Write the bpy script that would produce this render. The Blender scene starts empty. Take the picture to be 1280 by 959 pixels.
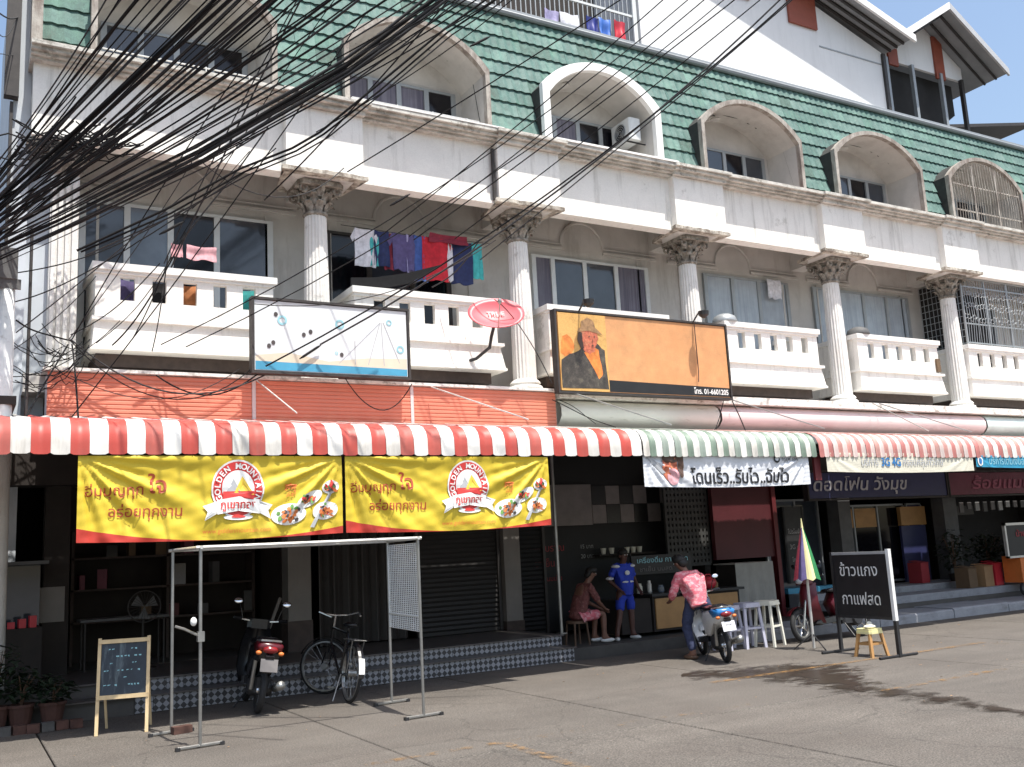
import bpy, math, random
from math import sin, cos, pi, radians, sqrt, atan2, hypot
from mathutils import Vector, Matrix, noise
random.seed(7)
sc = bpy.context.scene
COL = sc.collection

# ------------------------------------------------------------------ camera
YAW, PITCH, ROLL, FPX = radians(30.1726), radians(9.8174), radians(-3.02), 1213.05
EYE = Vector((0, 0, 1.6))
_f = Vector((sin(YAW)*cos(PITCH), cos(YAW)*cos(PITCH), sin(PITCH)))
_r = Vector((cos(YAW), -sin(YAW), 0)); _u = _r.cross(_f)
CR = _r*cos(ROLL) + _u*sin(ROLL); CU = -_r*sin(ROLL) + _u*cos(ROLL)
cam = bpy.data.objects.new('camera', bpy.data.cameras.new('camera')); COL.objects.link(cam)
cam.data.sensor_width = 36; cam.data.lens = FPX/1280*36; cam.data.clip_end = 3000; cam.data.clip_start = .05
cam.matrix_world = Matrix(((CR.x, CU.x, -_f.x, EYE.x), (CR.y, CU.y, -_f.y, EYE.y), (CR.z, CU.z, -_f.z, EYE.z), (0, 0, 0, 1)))
sc.camera = cam
def at(px, py, Y):                      # photo pixel -> point on the vertical plane y = Y
    d = _f + CR*((px-640)/FPX) - CU*((py-479.5)/FPX)
    return EYE + d*(Y/d.y)
def px_of(p):
    q = Vector(p)-EYE; z = q.dot(_f)
    if z < .1: return (-9999, -9999)
    return (640+FPX*q.dot(CR)/z, 479.5-FPX*q.dot(CU)/z)

# ------------------------------------------------------------------ light
SUN = Vector((.22, -1, 2.7)).normalized()
w = bpy.data.worlds.new('World'); sc.world = w; w.use_nodes = True
nt = w.node_tree; bg = nt.nodes['Background']; sky = nt.nodes.new('ShaderNodeTexSky')
sky.sky_type = 'NISHITA'; sky.sun_disc = False
sky.sun_elevation = math.asin(SUN.z); sky.sun_rotation = atan2(SUN.x, SUN.y)
sky.air_density = 1.3; sky.dust_density = 3.0; sky.ozone_density = 1.5
nt.links.new(sky.outputs[0], bg.inputs[0]); bg.inputs[1].default_value = .13
sl = bpy.data.lights.new('sun', 'SUN'); sl.energy = 4.3; sl.angle = radians(.5); sl.color = (1, .955, .88)
so = bpy.data.objects.new('sun', sl); COL.objects.link(so)
so.rotation_euler = SUN.to_track_quat('Z', 'Y').to_euler(); so.location = (10, -10, 30)
sc.view_settings.view_transform = 'Standard'; sc.view_settings.look = 'None'
sc.view_settings.gamma = 1; sc.view_settings.use_curve_mapping = False
sc.view_settings.exposure = .75
sc.cycles.max_bounces = 6; sc.cycles.transparent_max_bounces = 12

# ------------------------------------------------------------------ materials
def mat(name, col, rough=.65, var=.12, vs=5, bump=0, bs=30, metal=0, dirt=0, dirtcol=(.10, .09, .075), ds=(3, 3, .5), dlo=.52, dhi=.72,
        emit=0, alpha=None, spec=.5, sheen=0, fine=0):
    m = bpy.data.materials.new(name); m.use_nodes = True
    n = m.node_tree.nodes; l = m.node_tree.links; b = n['Principled BSDF']
    b.inputs['Roughness'].default_value = rough; b.inputs['Metallic'].default_value = metal
    b.inputs['Specular IOR Level'].default_value = spec
    geo = n.new('ShaderNodeNewGeometry')
    def noi(scale, detail=5, vec=None, rgh=.6):
        t = n.new('ShaderNodeTexNoise'); t.inputs['Scale'].default_value = scale; t.inputs['Detail'].default_value = detail
        t.inputs['Roughness'].default_value = rgh
        l.new(vec or geo.outputs['Position'], t.inputs['Vector']); return t
    def ramp(src, lo, hi, a=0, c=1):
        r = n.new('ShaderNodeMapRange'); r.inputs[1].default_value = lo; r.inputs[2].default_value = hi
        r.inputs[3].default_value = a; r.inputs[4].default_value = c; l.new(src, r.inputs[0]); return r.outputs[0]
    base = None
    t = noi(vs)
    mx = n.new('ShaderNodeMix'); mx.data_type = 'RGBA'
    l.new(ramp(t.outputs[0], .3, .7), mx.inputs[0])
    mx.inputs[6].default_value = (*[c*(1-var) for c in col], 1); mx.inputs[7].default_value = (*[min(1, c*(1+var)) for c in col], 1)
    base = mx.outputs[2]
    if fine:
        t3 = noi(55, 3); m3 = n.new('ShaderNodeMix'); m3.data_type = 'RGBA'; m3.blend_type = 'MULTIPLY'
        m3.inputs[0].default_value = 1; l.new(base, m3.inputs[6])
        g = n.new('ShaderNodeCombineColor'); v = ramp(t3.outputs[0], .3, .7, 1-fine, 1+fine*.4)
        for k in range(3): l.new(v, g.inputs[k])
        l.new(g.outputs[0], m3.inputs[7]); base = m3.outputs[2]
    if dirt:
        mp = n.new('ShaderNodeMapping'); mp.inputs['Scale'].default_value = ds; l.new(geo.outputs['Position'], mp.inputs[0])
        t2 = noi(1, 7, mp.outputs[0], .7)
        m2 = n.new('ShaderNodeMix'); m2.data_type = 'RGBA'; l.new(ramp(t2.outputs[0], dlo, dhi, 0, dirt), m2.inputs[0])
        l.new(base, m2.inputs[6]); m2.inputs[7].default_value = (*dirtcol, 1); base = m2.outputs[2]
    l.new(base, b.inputs['Base Color'])
    if bump:
        t4 = noi(bs, 6); bp = n.new('ShaderNodeBump'); bp.inputs['Strength'].default_value = bump; bp.inputs['Distance'].default_value = .02
        l.new(t4.outputs[0], bp.inputs['Height']); l.new(bp.outputs[0], b.inputs['Normal'])
    if emit:
        l.new(base, b.inputs['Emission Color']); b.inputs['Emission Strength'].default_value = emit
    if alpha is not None: b.inputs['Alpha'].default_value = alpha
    m['nodes_geo'] = geo.name
    return m
M = {}
def mk(name, *a, **k): M[name] = mat(name, *a, **k); return M[name]
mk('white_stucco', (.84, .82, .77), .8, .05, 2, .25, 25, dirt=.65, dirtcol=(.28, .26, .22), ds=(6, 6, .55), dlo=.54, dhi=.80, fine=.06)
mk('ledge', (.60, .58, .53), .85, .15, 6, .4, 30, dirt=.7, dirtcol=(.12, .105, .08), ds=(3, 3, 9), dlo=.45, dhi=.68)
mk('stained_edge', (.55, .51, .44), .9, .25, 9, .6, 30, dirt=.8, dirtcol=(.10, .07, .05), ds=(6, 6, 6), dlo=.42, dhi=.6)
mk('sill_white', (.78, .77, .74), .7, .05, 3, dirt=.5, dirtcol=(.25, .2, .16), ds=(9, 9, 9), dlo=.6, dhi=.75)
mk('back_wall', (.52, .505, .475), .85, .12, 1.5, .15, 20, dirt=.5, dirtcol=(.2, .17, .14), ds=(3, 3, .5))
mk('dormer_inside', (.55, .53, .50), .85, .12, 2, .1, 20, dirt=.3, dirtcol=(.22, .18, .15), ds=(2, 2, 1.2))
mk('dormer_trim_white', (.82, .82, .80), .7, .04)
mk('dormer_trim', (.40, .37, .33), .85, .2, 7, .3, 25, dirt=.8, dirtcol=(.17, .13, .11), ds=(6, 6, 2), dlo=.42, dhi=.62)
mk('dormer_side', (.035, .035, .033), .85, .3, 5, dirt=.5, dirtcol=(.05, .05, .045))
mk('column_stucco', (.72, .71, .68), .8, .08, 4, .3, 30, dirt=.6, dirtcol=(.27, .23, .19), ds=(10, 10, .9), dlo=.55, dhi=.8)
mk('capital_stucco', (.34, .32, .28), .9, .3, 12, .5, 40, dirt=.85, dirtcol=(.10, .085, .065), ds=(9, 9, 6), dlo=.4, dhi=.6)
mk('side_wall', (.52, .56, .60), .8, .1, 1.5, dirt=.4, dirtcol=(.2, .2, .2))
mk('green_tile', (.080, .160, .142), .75, .22, 9, .15, 60, dirt=.6, dirtcol=(.20, .29, .26), ds=(2.2, 2.2, 2.2), dlo=.45, dhi=.7, fine=.25)
mk('green_tile_dark', (.068, .142, .125), .75, .25, 9, .15, 60, dirt=.6, dirtcol=(.13, .28, .21), ds=(2.5, 2.5, 2.5), dlo=.45, dhi=.7, fine=.25)
mk('green_tile_pale', (.096, .180, .160), .75, .22, 9, .15, 60, dirt=.6, dirtcol=(.2, .36, .29), ds=(2.5, 2.5, 2.5), dlo=.45, dhi=.7, fine=.25)
mk('green_tile_moss', (.078, .146, .123), .8, .3, 9, .15, 60, dirt=.6, dirtcol=(.09, .10, .08), ds=(5, 5, 5), fine=.3)
mk('roof_under', (.015, .03, .024), .9)
mk('glass_dark', (.035, .042, .055), .08, .3, 1.3, spec=.8)
mk('glass_black', (.006, .006, .009), .1, .3, 2, spec=.4)
mk('glass_blue', (.13, .16, .20), .12, .25, 1.6, spec=.7)
mk('curtain_pale', (.36, .40, .44), .25, .12, 3, dirt=.5, dirtcol=(.2, .23, .27), ds=(14, 14, .5), dlo=.45, dhi=.65, spec=.6)
mk('curtain_violet', (.17, .16, .20), .5, .15, 3, dirt=.7, dirtcol=(.06, .05, .08), ds=(20, 20, .4), dlo=.42, dhi=.6)
mk('alu_white', (.62, .64, .64), .45, .06)
mk('alu_grey', (.32, .34, .35), .45, .08, metal=.3)
mk('orange_sheet', (.64, .205, .13), .55, .07, 1.2, dirt=.25, dirtcol=(.45, .18, .12), ds=(2, 2, .6))
mk('awning_red', (.45, .062, .045), .5, .12, 3, dirt=.45, dirtcol=(.33, .10, .08), ds=(4, 4, 1.2), dlo=.45, dhi=.7)
mk('awning_white', (.68, .665, .63), .5, .08, 3, dirt=.7, dirtcol=(.35, .32, .28), ds=(9, 9, 1.4), dlo=.55, dhi=.8)
mk('awning_green', (.17, .23, .18), .55, .2, 5, dirt=.4, dirtcol=(.3, .32, .28), ds=(8, 8, 2))
mk('awning_pink', (.42, .155, .14), .6, .2, 4, dirt=.5, dirtcol=(.5, .34, .29), ds=(5, 5, 2))
mk('awning_rose', (.60, .48, .45), .6, .1, 4, dirt=.4, dirtcol=(.45, .33, .3), ds=(5, 5, 2))
mk('awning_red_old', (.42, .085, .065), .6, .2, 3, dirt=.6, dirtcol=(.28, .11, .09), ds=(6, 6, 1.2), dlo=.42, dhi=.66)
mk('awning_white_old', (.60, .58, .54), .6, .12, 3, dirt=.7, dirtcol=(.27, .24, .20), ds=(9, 9, 1.4), dlo=.48, dhi=.75)
mk('awning_green_old', (.24, .29, .25), .6, .2, 5, dirt=.5, dirtcol=(.3, .32, .28), ds=(8, 8, 2))
mk('awning_pink_old', (.46, .22, .19), .6, .2, 4, dirt=.5, dirtcol=(.42, .33, .3), ds=(5, 5, 2))
mk('awning_rose_old', (.55, .46, .43), .6, .1, 4, dirt=.5, dirtcol=(.36, .3, .28), ds=(5, 5, 2))
mk('canopy_cream', (.74, .73, .66), .6, .06, 1.3, dirt=.6, dirtcol=(.25, .23, .16), ds=(2, 2, 9), dlo=.58, dhi=.72)
mk('canopy_pink', (.68, .56, .55), .55, .06, 1.3, dirt=.5, dirtcol=(.28, .2, .19), ds=(2, 2, 9), dlo=.58, dhi=.72)
mk('canopy_green', (.58, .69, .66), .55, .08, 1.5)
mk('canopy_rim', (.74, .72, .68), .7, .08, 5, dirt=.75, dirtcol=(.2, .18, .15), ds=(7, 7, 7), dlo=.5, dhi=.65)
mk('red_dish_print', (.66, .30, .31), .5, .1)
mk('steel', (.33, .33, .32), .38, .15, 8, metal=.8)
mk('steel_pale', (.62, .61, .58), .4, .1, 8, metal=.5)
mk('black_metal', (.02, .02, .022), .5, .3, 10)
mk('dark_frame', (.035, .03, .028), .6, .3, 10)
mk('cable_black', (.008, .008, .009), .7, .3, 20, spec=.2)
mk('cable_grey', (.030, .030, .032), .6, .3, 20, spec=.3)
mk('shutter_dark', (.019, .017, .016), .55, .12, 2, dirt=.4, dirtcol=(.04, .035, .03))
mk('shutter_grey', (.040, .035, .033), .5, .15, 3, dirt=.4, dirtcol=(.06, .05, .045))
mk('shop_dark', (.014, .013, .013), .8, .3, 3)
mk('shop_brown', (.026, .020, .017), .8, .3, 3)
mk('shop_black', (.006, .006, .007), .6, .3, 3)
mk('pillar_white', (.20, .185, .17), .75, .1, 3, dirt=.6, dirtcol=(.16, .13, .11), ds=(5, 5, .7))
mk('pillar_brown', (.06, .042, .036), .7, .25, 9)
mk('pillar_grey', (.10, .10, .10), .7, .2, 5)
mk('tile_grey', (.09, .082, .08), .35, .2, 5)
mk('check_pale', (.20, .175, .165), .5, .15, 5)
mk('tile_black', (.012, .012, .012), .3, .2, 5)
mk('maroon', (.085, .013, .018), .55, .12, 2)
mk('maroon_edge', (.13, .016, .020), .55, .12, 2)
mk('maroon_sign', (.17, .03, .06), .5, .15, 3)
mk('navy_sign', (.035, .040, .12), .45, .15, 3)
mk('lattice', (.06, .06, .058), .7, .15, 4)
mk('ochre', (.44, .24, .09), .55, .12, 5, dirt=.3, dirtcol=(.3, .16, .07), ds=(3, 3, 20))
mk('wood_pale', (.66, .50, .29), .6, .12, 8, dirt=.4, dirtcol=(.42, .29, .15), ds=(20, 20, 2))
mk('wood_dark', (.12, .07, .045), .6, .2, 8)
mk('board_blue', (.020, .030, .045), .5, .35, 6, dirt=.8, dirtcol=(.13, .17, .19), ds=(13, 13, 1.3), dlo=.52, dhi=.68)
mk('board_black', (.012, .012, .013), .5, .3, 5)
mk('paint_white', (.78, .78, .76), .6, .05)
mk('paint_grey', (.36, .36, .36), .6, .12)
mk('letter_dim', (.14, .13, .13), .6, .1)
mk('letter_navy', (.55, .55, .58), .5, .1)
mk('letter_red', (.30, .03, .04), .6, .1)
mk('letter_maroon', (.38, .10, .16), .6, .1)
mk('letter_black', (.01, .01, .012), .6, .1)
mk('print_red', (.62, .045, .04), .6, .08)
mk('print_brown', (.36, .055, .02), .6, .1)
mk('print_orange', (.72, .20, .045), .6, .1)
mk('print_yellow', (.78, .55, .06), .6, .1)
mk('print_white', (.80, .80, .78), .6, .04)
mk('print_dark', (.06, .05, .05), .6, .2)
mk('print_green', (.12, .28, .06), .6, .3, 30)
mk('print_blue', (.03, .17, .42), .6, .1)
mk('print_aqua', (.28, .55, .62), .6, .15)
mk('print_grey', (.42, .43, .45), .6, .1)
mk('print_food', (.55, .17, .05), .6, .6, 30)
mk('billboard_white', (.66, .70, .72), .5, .05, 1.2, dirt=.25, dirtcol=(.6, .56, .46), ds=(1, 1, 4), dlo=.5, dhi=.8)
mk('billboard_sand', (.62, .56, .44), .5, .06)
mk('billboard_blue', (.06, .30, .47), .5, .15, 2)
mk('billboard_orange', (.60, .30, .13), .55, .16, 3.5, dirt=.6, dirtcol=(.68, .30, .12), ds=(2.2, 2.2, 3), dlo=.45, dhi=.7, fine=.12)
mk('poster_gold', (.66, .38, .12), .55, .2, 5, dirt=.6, dirtcol=(.6, .22, .07), ds=(5, 5, 5), fine=.2)
mk('poster_skin', (.50, .13, .07), .55, .4, 14, dirt=.6, dirtcol=(.62, .33, .16), ds=(16, 16, 16), fine=.3)
mk('poster_hair', (.09, .05, .035), .55, .4, 14)
mk('poster_hat', (.30, .17, .08), .55, .4, 14)
mk('poster_coat', (.060, .050, .042), .55, .4, 9, dirt=.6, dirtcol=(.18, .16, .11), ds=(9, 9, 9), fine=.4)
mk('poster_flame', (.66, .20, .04), .55, .4, 9)
mk('cloth_sheet', (.34, .33, .30), .85, .12, 4, dirt=.3, dirtcol=(.22, .2, .18))
mk('plastic_white', (.50, .50, .60), .4, .06)
mk('plastic_yellow', (.76, .70, .36), .45, .06)
mk('plastic_pale', (.74, .72, .62), .45, .06)
mk('plastic_blue', (.05, .15, .50), .4, .1)
mk('plastic_navy', (.03, .04, .22), .4, .1)
mk('plastic_red', (.55, .03, .05), .4, .1)
mk('red_dish', (.62, .11, .13), .45, .06)
mk('carton', (.33, .20, .10), .8, .12, 6)
mk('carton_dark', (.14, .09, .05), .8, .12, 6)
mk('tyre', (.016, .016, .017), .75, .25, 20)
mk('chrome', (.55, .55, .55), .22, .1, metal=.9)
mk('paint_black', (.012, .012, .014), .25, .2, spec=.6)
mk('paint_red', (.10, .008, .014), .28, .2, spec=.6)
mk('paint_scooter_white', (.72, .73, .74), .3, .05, spec=.6)
mk('paint_scooter_blue', (.03, .20, .52), .3, .15, spec=.6)
mk('lamp_red', (.22, .01, .012), .2, .2, spec=.7)
mk('mirror_face', (.85, .86, .9), .08, .03, metal=.9)
mk('plate', (.70, .71, .75), .45, .05)
mk('skin', (.19, .09, .06), .55, .12, 20)
mk('skin_dark', (.11, .05, .038), .55, .12, 20)
mk('hair', (.010, .008, .007), .6, .3, 30)
mk('jeans', (.035, .045, .10), .85, .25, 25)
mk('trousers_dark', (.02, .022, .02), .85, .25, 25)
mk('plaid_pink', (.62, .13, .17), .8, .2, 12, dirt=.75, dirtcol=(.75, .42, .44), ds=(14, 14, 24), dlo=.48, dhi=.58)
mk('shirt_blue', (.02, .05, .45), .75, .15, 12)
mk('shirt_navy', (.01, .012, .03), .75, .15, 12)
mk('shirt_beige', (.28, .22, .18), .8, .2, 12)
mk('shirt_floral', (.16, .05, .045), .8, .4, 20, dirt=.6, dirtcol=(.4, .22, .2), ds=(25, 25, 25))
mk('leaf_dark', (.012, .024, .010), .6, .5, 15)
mk('leaf_lit', (.040, .06, .014), .6, .5, 15)  # brighter copy of the leaf green, light put into the colour
mk('brick', (.085, .04, .03), .85, .4, 9)
mk('terracotta', (.07, .03, .022), .8, .2, 9)
mk('stone_block', (.09, .085, .08), .9, .3, 9)
mk('kerb', (.30, .31, .335), .85, .15, 4, .3, 25, dirt=.6, dirtcol=(.13, .125, .12), ds=(3, 3, 6), fine=.1)
mk('platform', (.085, .078, .072), .75, .2, 3, .2, 20, dirt=.4, dirtcol=(.09, .08, .07), ds=(3, 3, 3))
mk('roof_metal', (.50, .50, .50), .5, .1, 2, metal=.3)
mk('roof_metal_under', (.26, .27, .28), .6, .15, 2)
mk('gable_white', (.76, .76, .76), .75, .04, 1.2, dirt=.25, dirtcol=(.5, .5, .5), ds=(4, 4, .5))
mk('red_brown', (.27, .065, .035), .6, .12, 5)
mk('mesh_fabric', (.36, .35, .34), .8, .15, 6)
for n, c in {'cloth_red': (.50, .015, .03), 'cloth_navy': (.02, .03, .10), 'cloth_teal': (.06, .42, .42), 'cloth_white': (.66, .66, .70),
             'cloth_lilac': (.36, .33, .52), 'cloth_black': (.015, .015, .018), 'cloth_pink': (.62, .33, .36), 'cloth_blue': (.05, .10, .32),
             'cloth_maroon': (.22, .02, .04), 'cloth_violet': (.10, .08, .20), 'cloth_orange': (.55, .22, .09)}.items():
    mk(n, c, .85, .22, 14, .1, 30, dirt=.35, dirtcol=tuple(v*.5 for v in c), ds=(20, 20, 3))

def chips(name, scale, lo, hi, col, amt):       # small ragged patches of wear
    m = M[name]; n = m.node_tree.nodes; l = m.node_tree.links; b = n['Principled BSDF']; src = b.inputs['Base Color'].links[0].from_socket
    t = n.new('ShaderNodeTexNoise'); t.inputs['Scale'].default_value = scale; t.inputs['Detail'].default_value = 9; t.inputs['Roughness'].default_value = .75
    l.new(n[m['nodes_geo']].outputs['Position'], t.inputs['Vector'])
    r = n.new('ShaderNodeMapRange'); r.inputs[1].default_value = lo; r.inputs[2].default_value = hi; r.inputs[4].default_value = amt; l.new(t.outputs[0], r.inputs[0])
    x = n.new('ShaderNodeMix'); x.data_type = 'RGBA'; l.new(r.outputs[0], x.inputs[0]); l.new(src, x.inputs[6]); x.inputs[7].default_value = (*col, 1); l.new(x.outputs[2], b.inputs['Base Color'])
chips('white_stucco', 1.6, .60, .66, (.44, .42, .37), .55); chips('sill_white', 5, .60, .66, (.34, .31, .27), .6); chips('column_stucco', 3.5, .60, .66, (.40, .37, .33), .6)
chips('ledge', 4, .56, .62, (.20, .18, .15), .7); chips('back_wall', 1.3, .60, .70, (.36, .33, .29), .5)

def banner_mat(name, base, low, edge=.0):       # printed cloth: a red wave along the bottom, thin at mid width
    m = mat(name, base, .6, .07, 3, fine=.05)
    n = m.node_tree.nodes; l = m.node_tree.links; b = n['Principled BSDF']
    src = b.inputs['Base Color'].links[0].from_socket
    uv = n.new('ShaderNodeUVMap'); uv.uv_map = 'UVMap'
    sp = n.new('ShaderNodeSeparateXYZ'); l.new(uv.outputs[0], sp.inputs[0])
    def mth(op, a, c=None, d=None):
        q = n.new('ShaderNodeMath'); q.operation = op
        for i, v in enumerate((a, c, d)):
            if v is None: continue
            if isinstance(v, (int, float)): q.inputs[i].default_value = v
            else: l.new(v, q.inputs[i])
        return q.outputs[0]
    a = mth('ABSOLUTE', mth('SUBTRACT', sp.outputs[0], .56))
    h = mth('MULTIPLY', mth('POWER', mth('MULTIPLY', a, 1.9), 2.2), .14)
    f = mth('LESS_THAN', sp.outputs[1], h)
    mx = n.new('ShaderNodeMix'); mx.data_type = 'RGBA'; l.new(f, mx.inputs[0]); l.new(src, mx.inputs[6]); mx.inputs[7].default_value = (*low, 1)
    l.new(mx.outputs[2], b.inputs['Base Color']); M[name] = m
banner_mat('banner_yellow', (.66, .49, .035), (.46, .035, .02))
mk('banner_white', (.66, .68, .72), .6, .05, 3)
mk('banner_cream', (.66, .63, .52), .6, .05, 3)
mk('banner_aqua', (.03, .28, .45), .6, .12, 3)

def diamond_tile():
    m = mat('diamond_tile', (.3, .3, .3), .35, .1); n = m.node_tree.nodes; l = m.node_tree.links; b = n['Principled BSDF']
    geo = n[m['nodes_geo']]; mp = n.new('ShaderNodeMapping'); mp.inputs['Rotation'].default_value = (0, radians(45), 0); mp.inputs['Scale'].default_value = (1, 0, 1)
    l.new(geo.outputs['Position'], mp.inputs[0]); ch = n.new('ShaderNodeTexChecker'); ch.inputs['Scale'].default_value = 18
    ch.inputs['Color1'].default_value = (.30, .305, .33, 1); ch.inputs['Color2'].default_value = (.045, .045, .05, 1)
    l.new(mp.outputs[0], ch.inputs['Vector']); l.new(ch.outputs[0], b.inputs['Base Color']); M['diamond_tile'] = m
diamond_tile()
def concrete():
    m = mat('concrete_slab', (.134, .119, .103), .85, .16, .8, .35, 60, dirt=.5, dirtcol=(.095, .08, .068), ds=(.9, .9, .9), dlo=.46, dhi=.66, fine=.3)
    n = m.node_tree.nodes; l = m.node_tree.links; b = n['Principled BSDF']; src = b.inputs['Base Color'].links[0].from_socket
    geo = n[m['nodes_geo']]
    t = n.new('ShaderNodeTexNoise'); t.inputs['Scale'].default_value = 75; t.inputs['Detail'].default_value = 2; l.new(geo.outputs['Position'], t.inputs['Vector'])
    r = n.new('ShaderNodeMapRange'); r.inputs[1].default_value = .42; r.inputs[2].default_value = .6; r.inputs[3].default_value = .62; r.inputs[4].default_value = 1.18; l.new(t.outputs[0], r.inputs[0])
    # faint oil drips and long tyre-worn bands
    mp = n.new('ShaderNodeMapping'); mp.inputs['Scale'].default_value = (.25, 2.2, 1); l.new(geo.outputs['Position'], mp.inputs[0])
    t2 = n.new('ShaderNodeTexNoise'); t2.inputs['Scale'].default_value = 1.3; t2.inputs['Detail'].default_value = 6; l.new(mp.outputs[0], t2.inputs['Vector'])
    r2 = n.new('ShaderNodeMapRange'); r2.inputs[1].default_value = .35; r2.inputs[2].default_value = .65; r2.inputs[3].default_value = .93; r2.inputs[4].default_value = 1.06; l.new(t2.outputs[0], r2.inputs[0])
    q = n.new('ShaderNodeMath'); q.operation = 'MULTIPLY'; l.new(r.outputs[0], q.inputs[0]); l.new(r2.outputs[0], q.inputs[1])
    # hairline cracks and grit
    nz = n.new('ShaderNodeTexNoise'); nz.inputs['Scale'].default_value = 1.7; nz.inputs['Detail'].default_value = 5; l.new(geo.outputs['Position'], nz.inputs['Vector'])
    wv = n.new('ShaderNodeVectorMath'); wv.operation = 'MULTIPLY_ADD'; l.new(nz.outputs[1], wv.inputs[0]); wv.inputs[1].default_value = (.9, .9, 0); l.new(geo.outputs['Position'], wv.inputs[2])
    vo = n.new('ShaderNodeTexVoronoi'); vo.feature = 'DISTANCE_TO_EDGE'; vo.inputs['Scale'].default_value = .42; l.new(wv.outputs[0], vo.inputs['Vector'])
    cr = n.new('ShaderNodeMapRange'); cr.inputs[1].default_value = .0015; cr.inputs[2].default_value = .006; cr.inputs[3].default_value = .74; cr.inputs[4].default_value = 1; l.new(vo.outputs[0], cr.inputs[0])
    gr = n.new('ShaderNodeTexVoronoi'); gr.inputs['Scale'].default_value = 46; l.new(geo.outputs['Position'], gr.inputs['Vector'])
    gm = n.new('ShaderNodeMapRange'); gm.inputs[1].default_value = .10; gm.inputs[2].default_value = .22; gm.inputs[3].default_value = .72; gm.inputs[4].default_value = 1; l.new(gr.outputs[0], gm.inputs[0])
    q2 = n.new('ShaderNodeMath'); q2.operation = 'MULTIPLY'; l.new(cr.outputs[0], q2.inputs[0]); l.new(gm.outputs[0], q2.inputs[1])
    q3 = n.new('ShaderNodeMath'); q3.operation = 'MULTIPLY'; l.new(q.outputs[0], q3.inputs[0]); l.new(q2.outputs[0], q3.inputs[1])
    vm = n.new('ShaderNodeVectorMath'); vm.operation = 'SCALE'; l.new(src, vm.inputs[0]); l.new(q3.outputs[0], vm.inputs['Scale'])
    l.new(vm.outputs[0], b.inputs['Base Color']); M['concrete_slab'] = m
concrete(); chips('concrete_slab', 1.1, .58, .70, (.075, .066, .058), .6)
mk('asphalt', (.09, .085, .08), .9, .2, 1, .3, 60)
mk('joint_dirt', (.045, .04, .036), .95, .3, 6)
def worn(name, col, lo, hi, scale, rough=.7, detail=6, sc3=(1, 1, 1)):   # paint or water that covers only where the noise is high
    m = mat(name, col, rough, .15, 6); n = m.node_tree.nodes; l = m.node_tree.links; b = n['Principled BSDF']
    geo = n[m['nodes_geo']]; mp = n.new('ShaderNodeMapping'); mp.inputs['Scale'].default_value = sc3; l.new(geo.outputs['Position'], mp.inputs[0])
    t = n.new('ShaderNodeTexNoise'); t.inputs['Scale'].default_value = scale; t.inputs['Detail'].default_value = detail; t.inputs['Roughness'].default_value = .65
    l.new(mp.outputs[0], t.inputs['Vector'])
    r = n.new('ShaderNodeMapRange'); r.inputs[1].default_value = lo; r.inputs[2].default_value = hi; l.new(t.outputs[0], r.inputs[0])
    at_ = n.new('ShaderNodeVertexColor'); at_.layer_name = 'cover'
    q = n.new('ShaderNodeMath'); q.operation = 'ADD'; l.new(r.outputs[0], q.inputs[0])
    q2 = n.new('ShaderNodeMath'); q2.operation = 'SUBTRACT'; l.new(at_.outputs[0], q2.inputs[0]); q2.inputs[1].default_value = .5
    q3 = n.new('ShaderNodeMath'); q3.operation = 'MULTIPLY_ADD'; l.new(q2.outputs[0], q3.inputs[0]); q3.inputs[1].default_value = 2.0; l.new(r.outputs[0], q3.inputs[2]); q3.use_clamp = True
    l.new(q3.outputs[0], b.inputs['Alpha']); M[name] = m
worn('yellow_line', (.30, .165, .055), .46, .80, 9)
worn('water', (.040, .030, .023), .38, .58, 3.0, .30, 9, (1, 1.6, 1))

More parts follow.
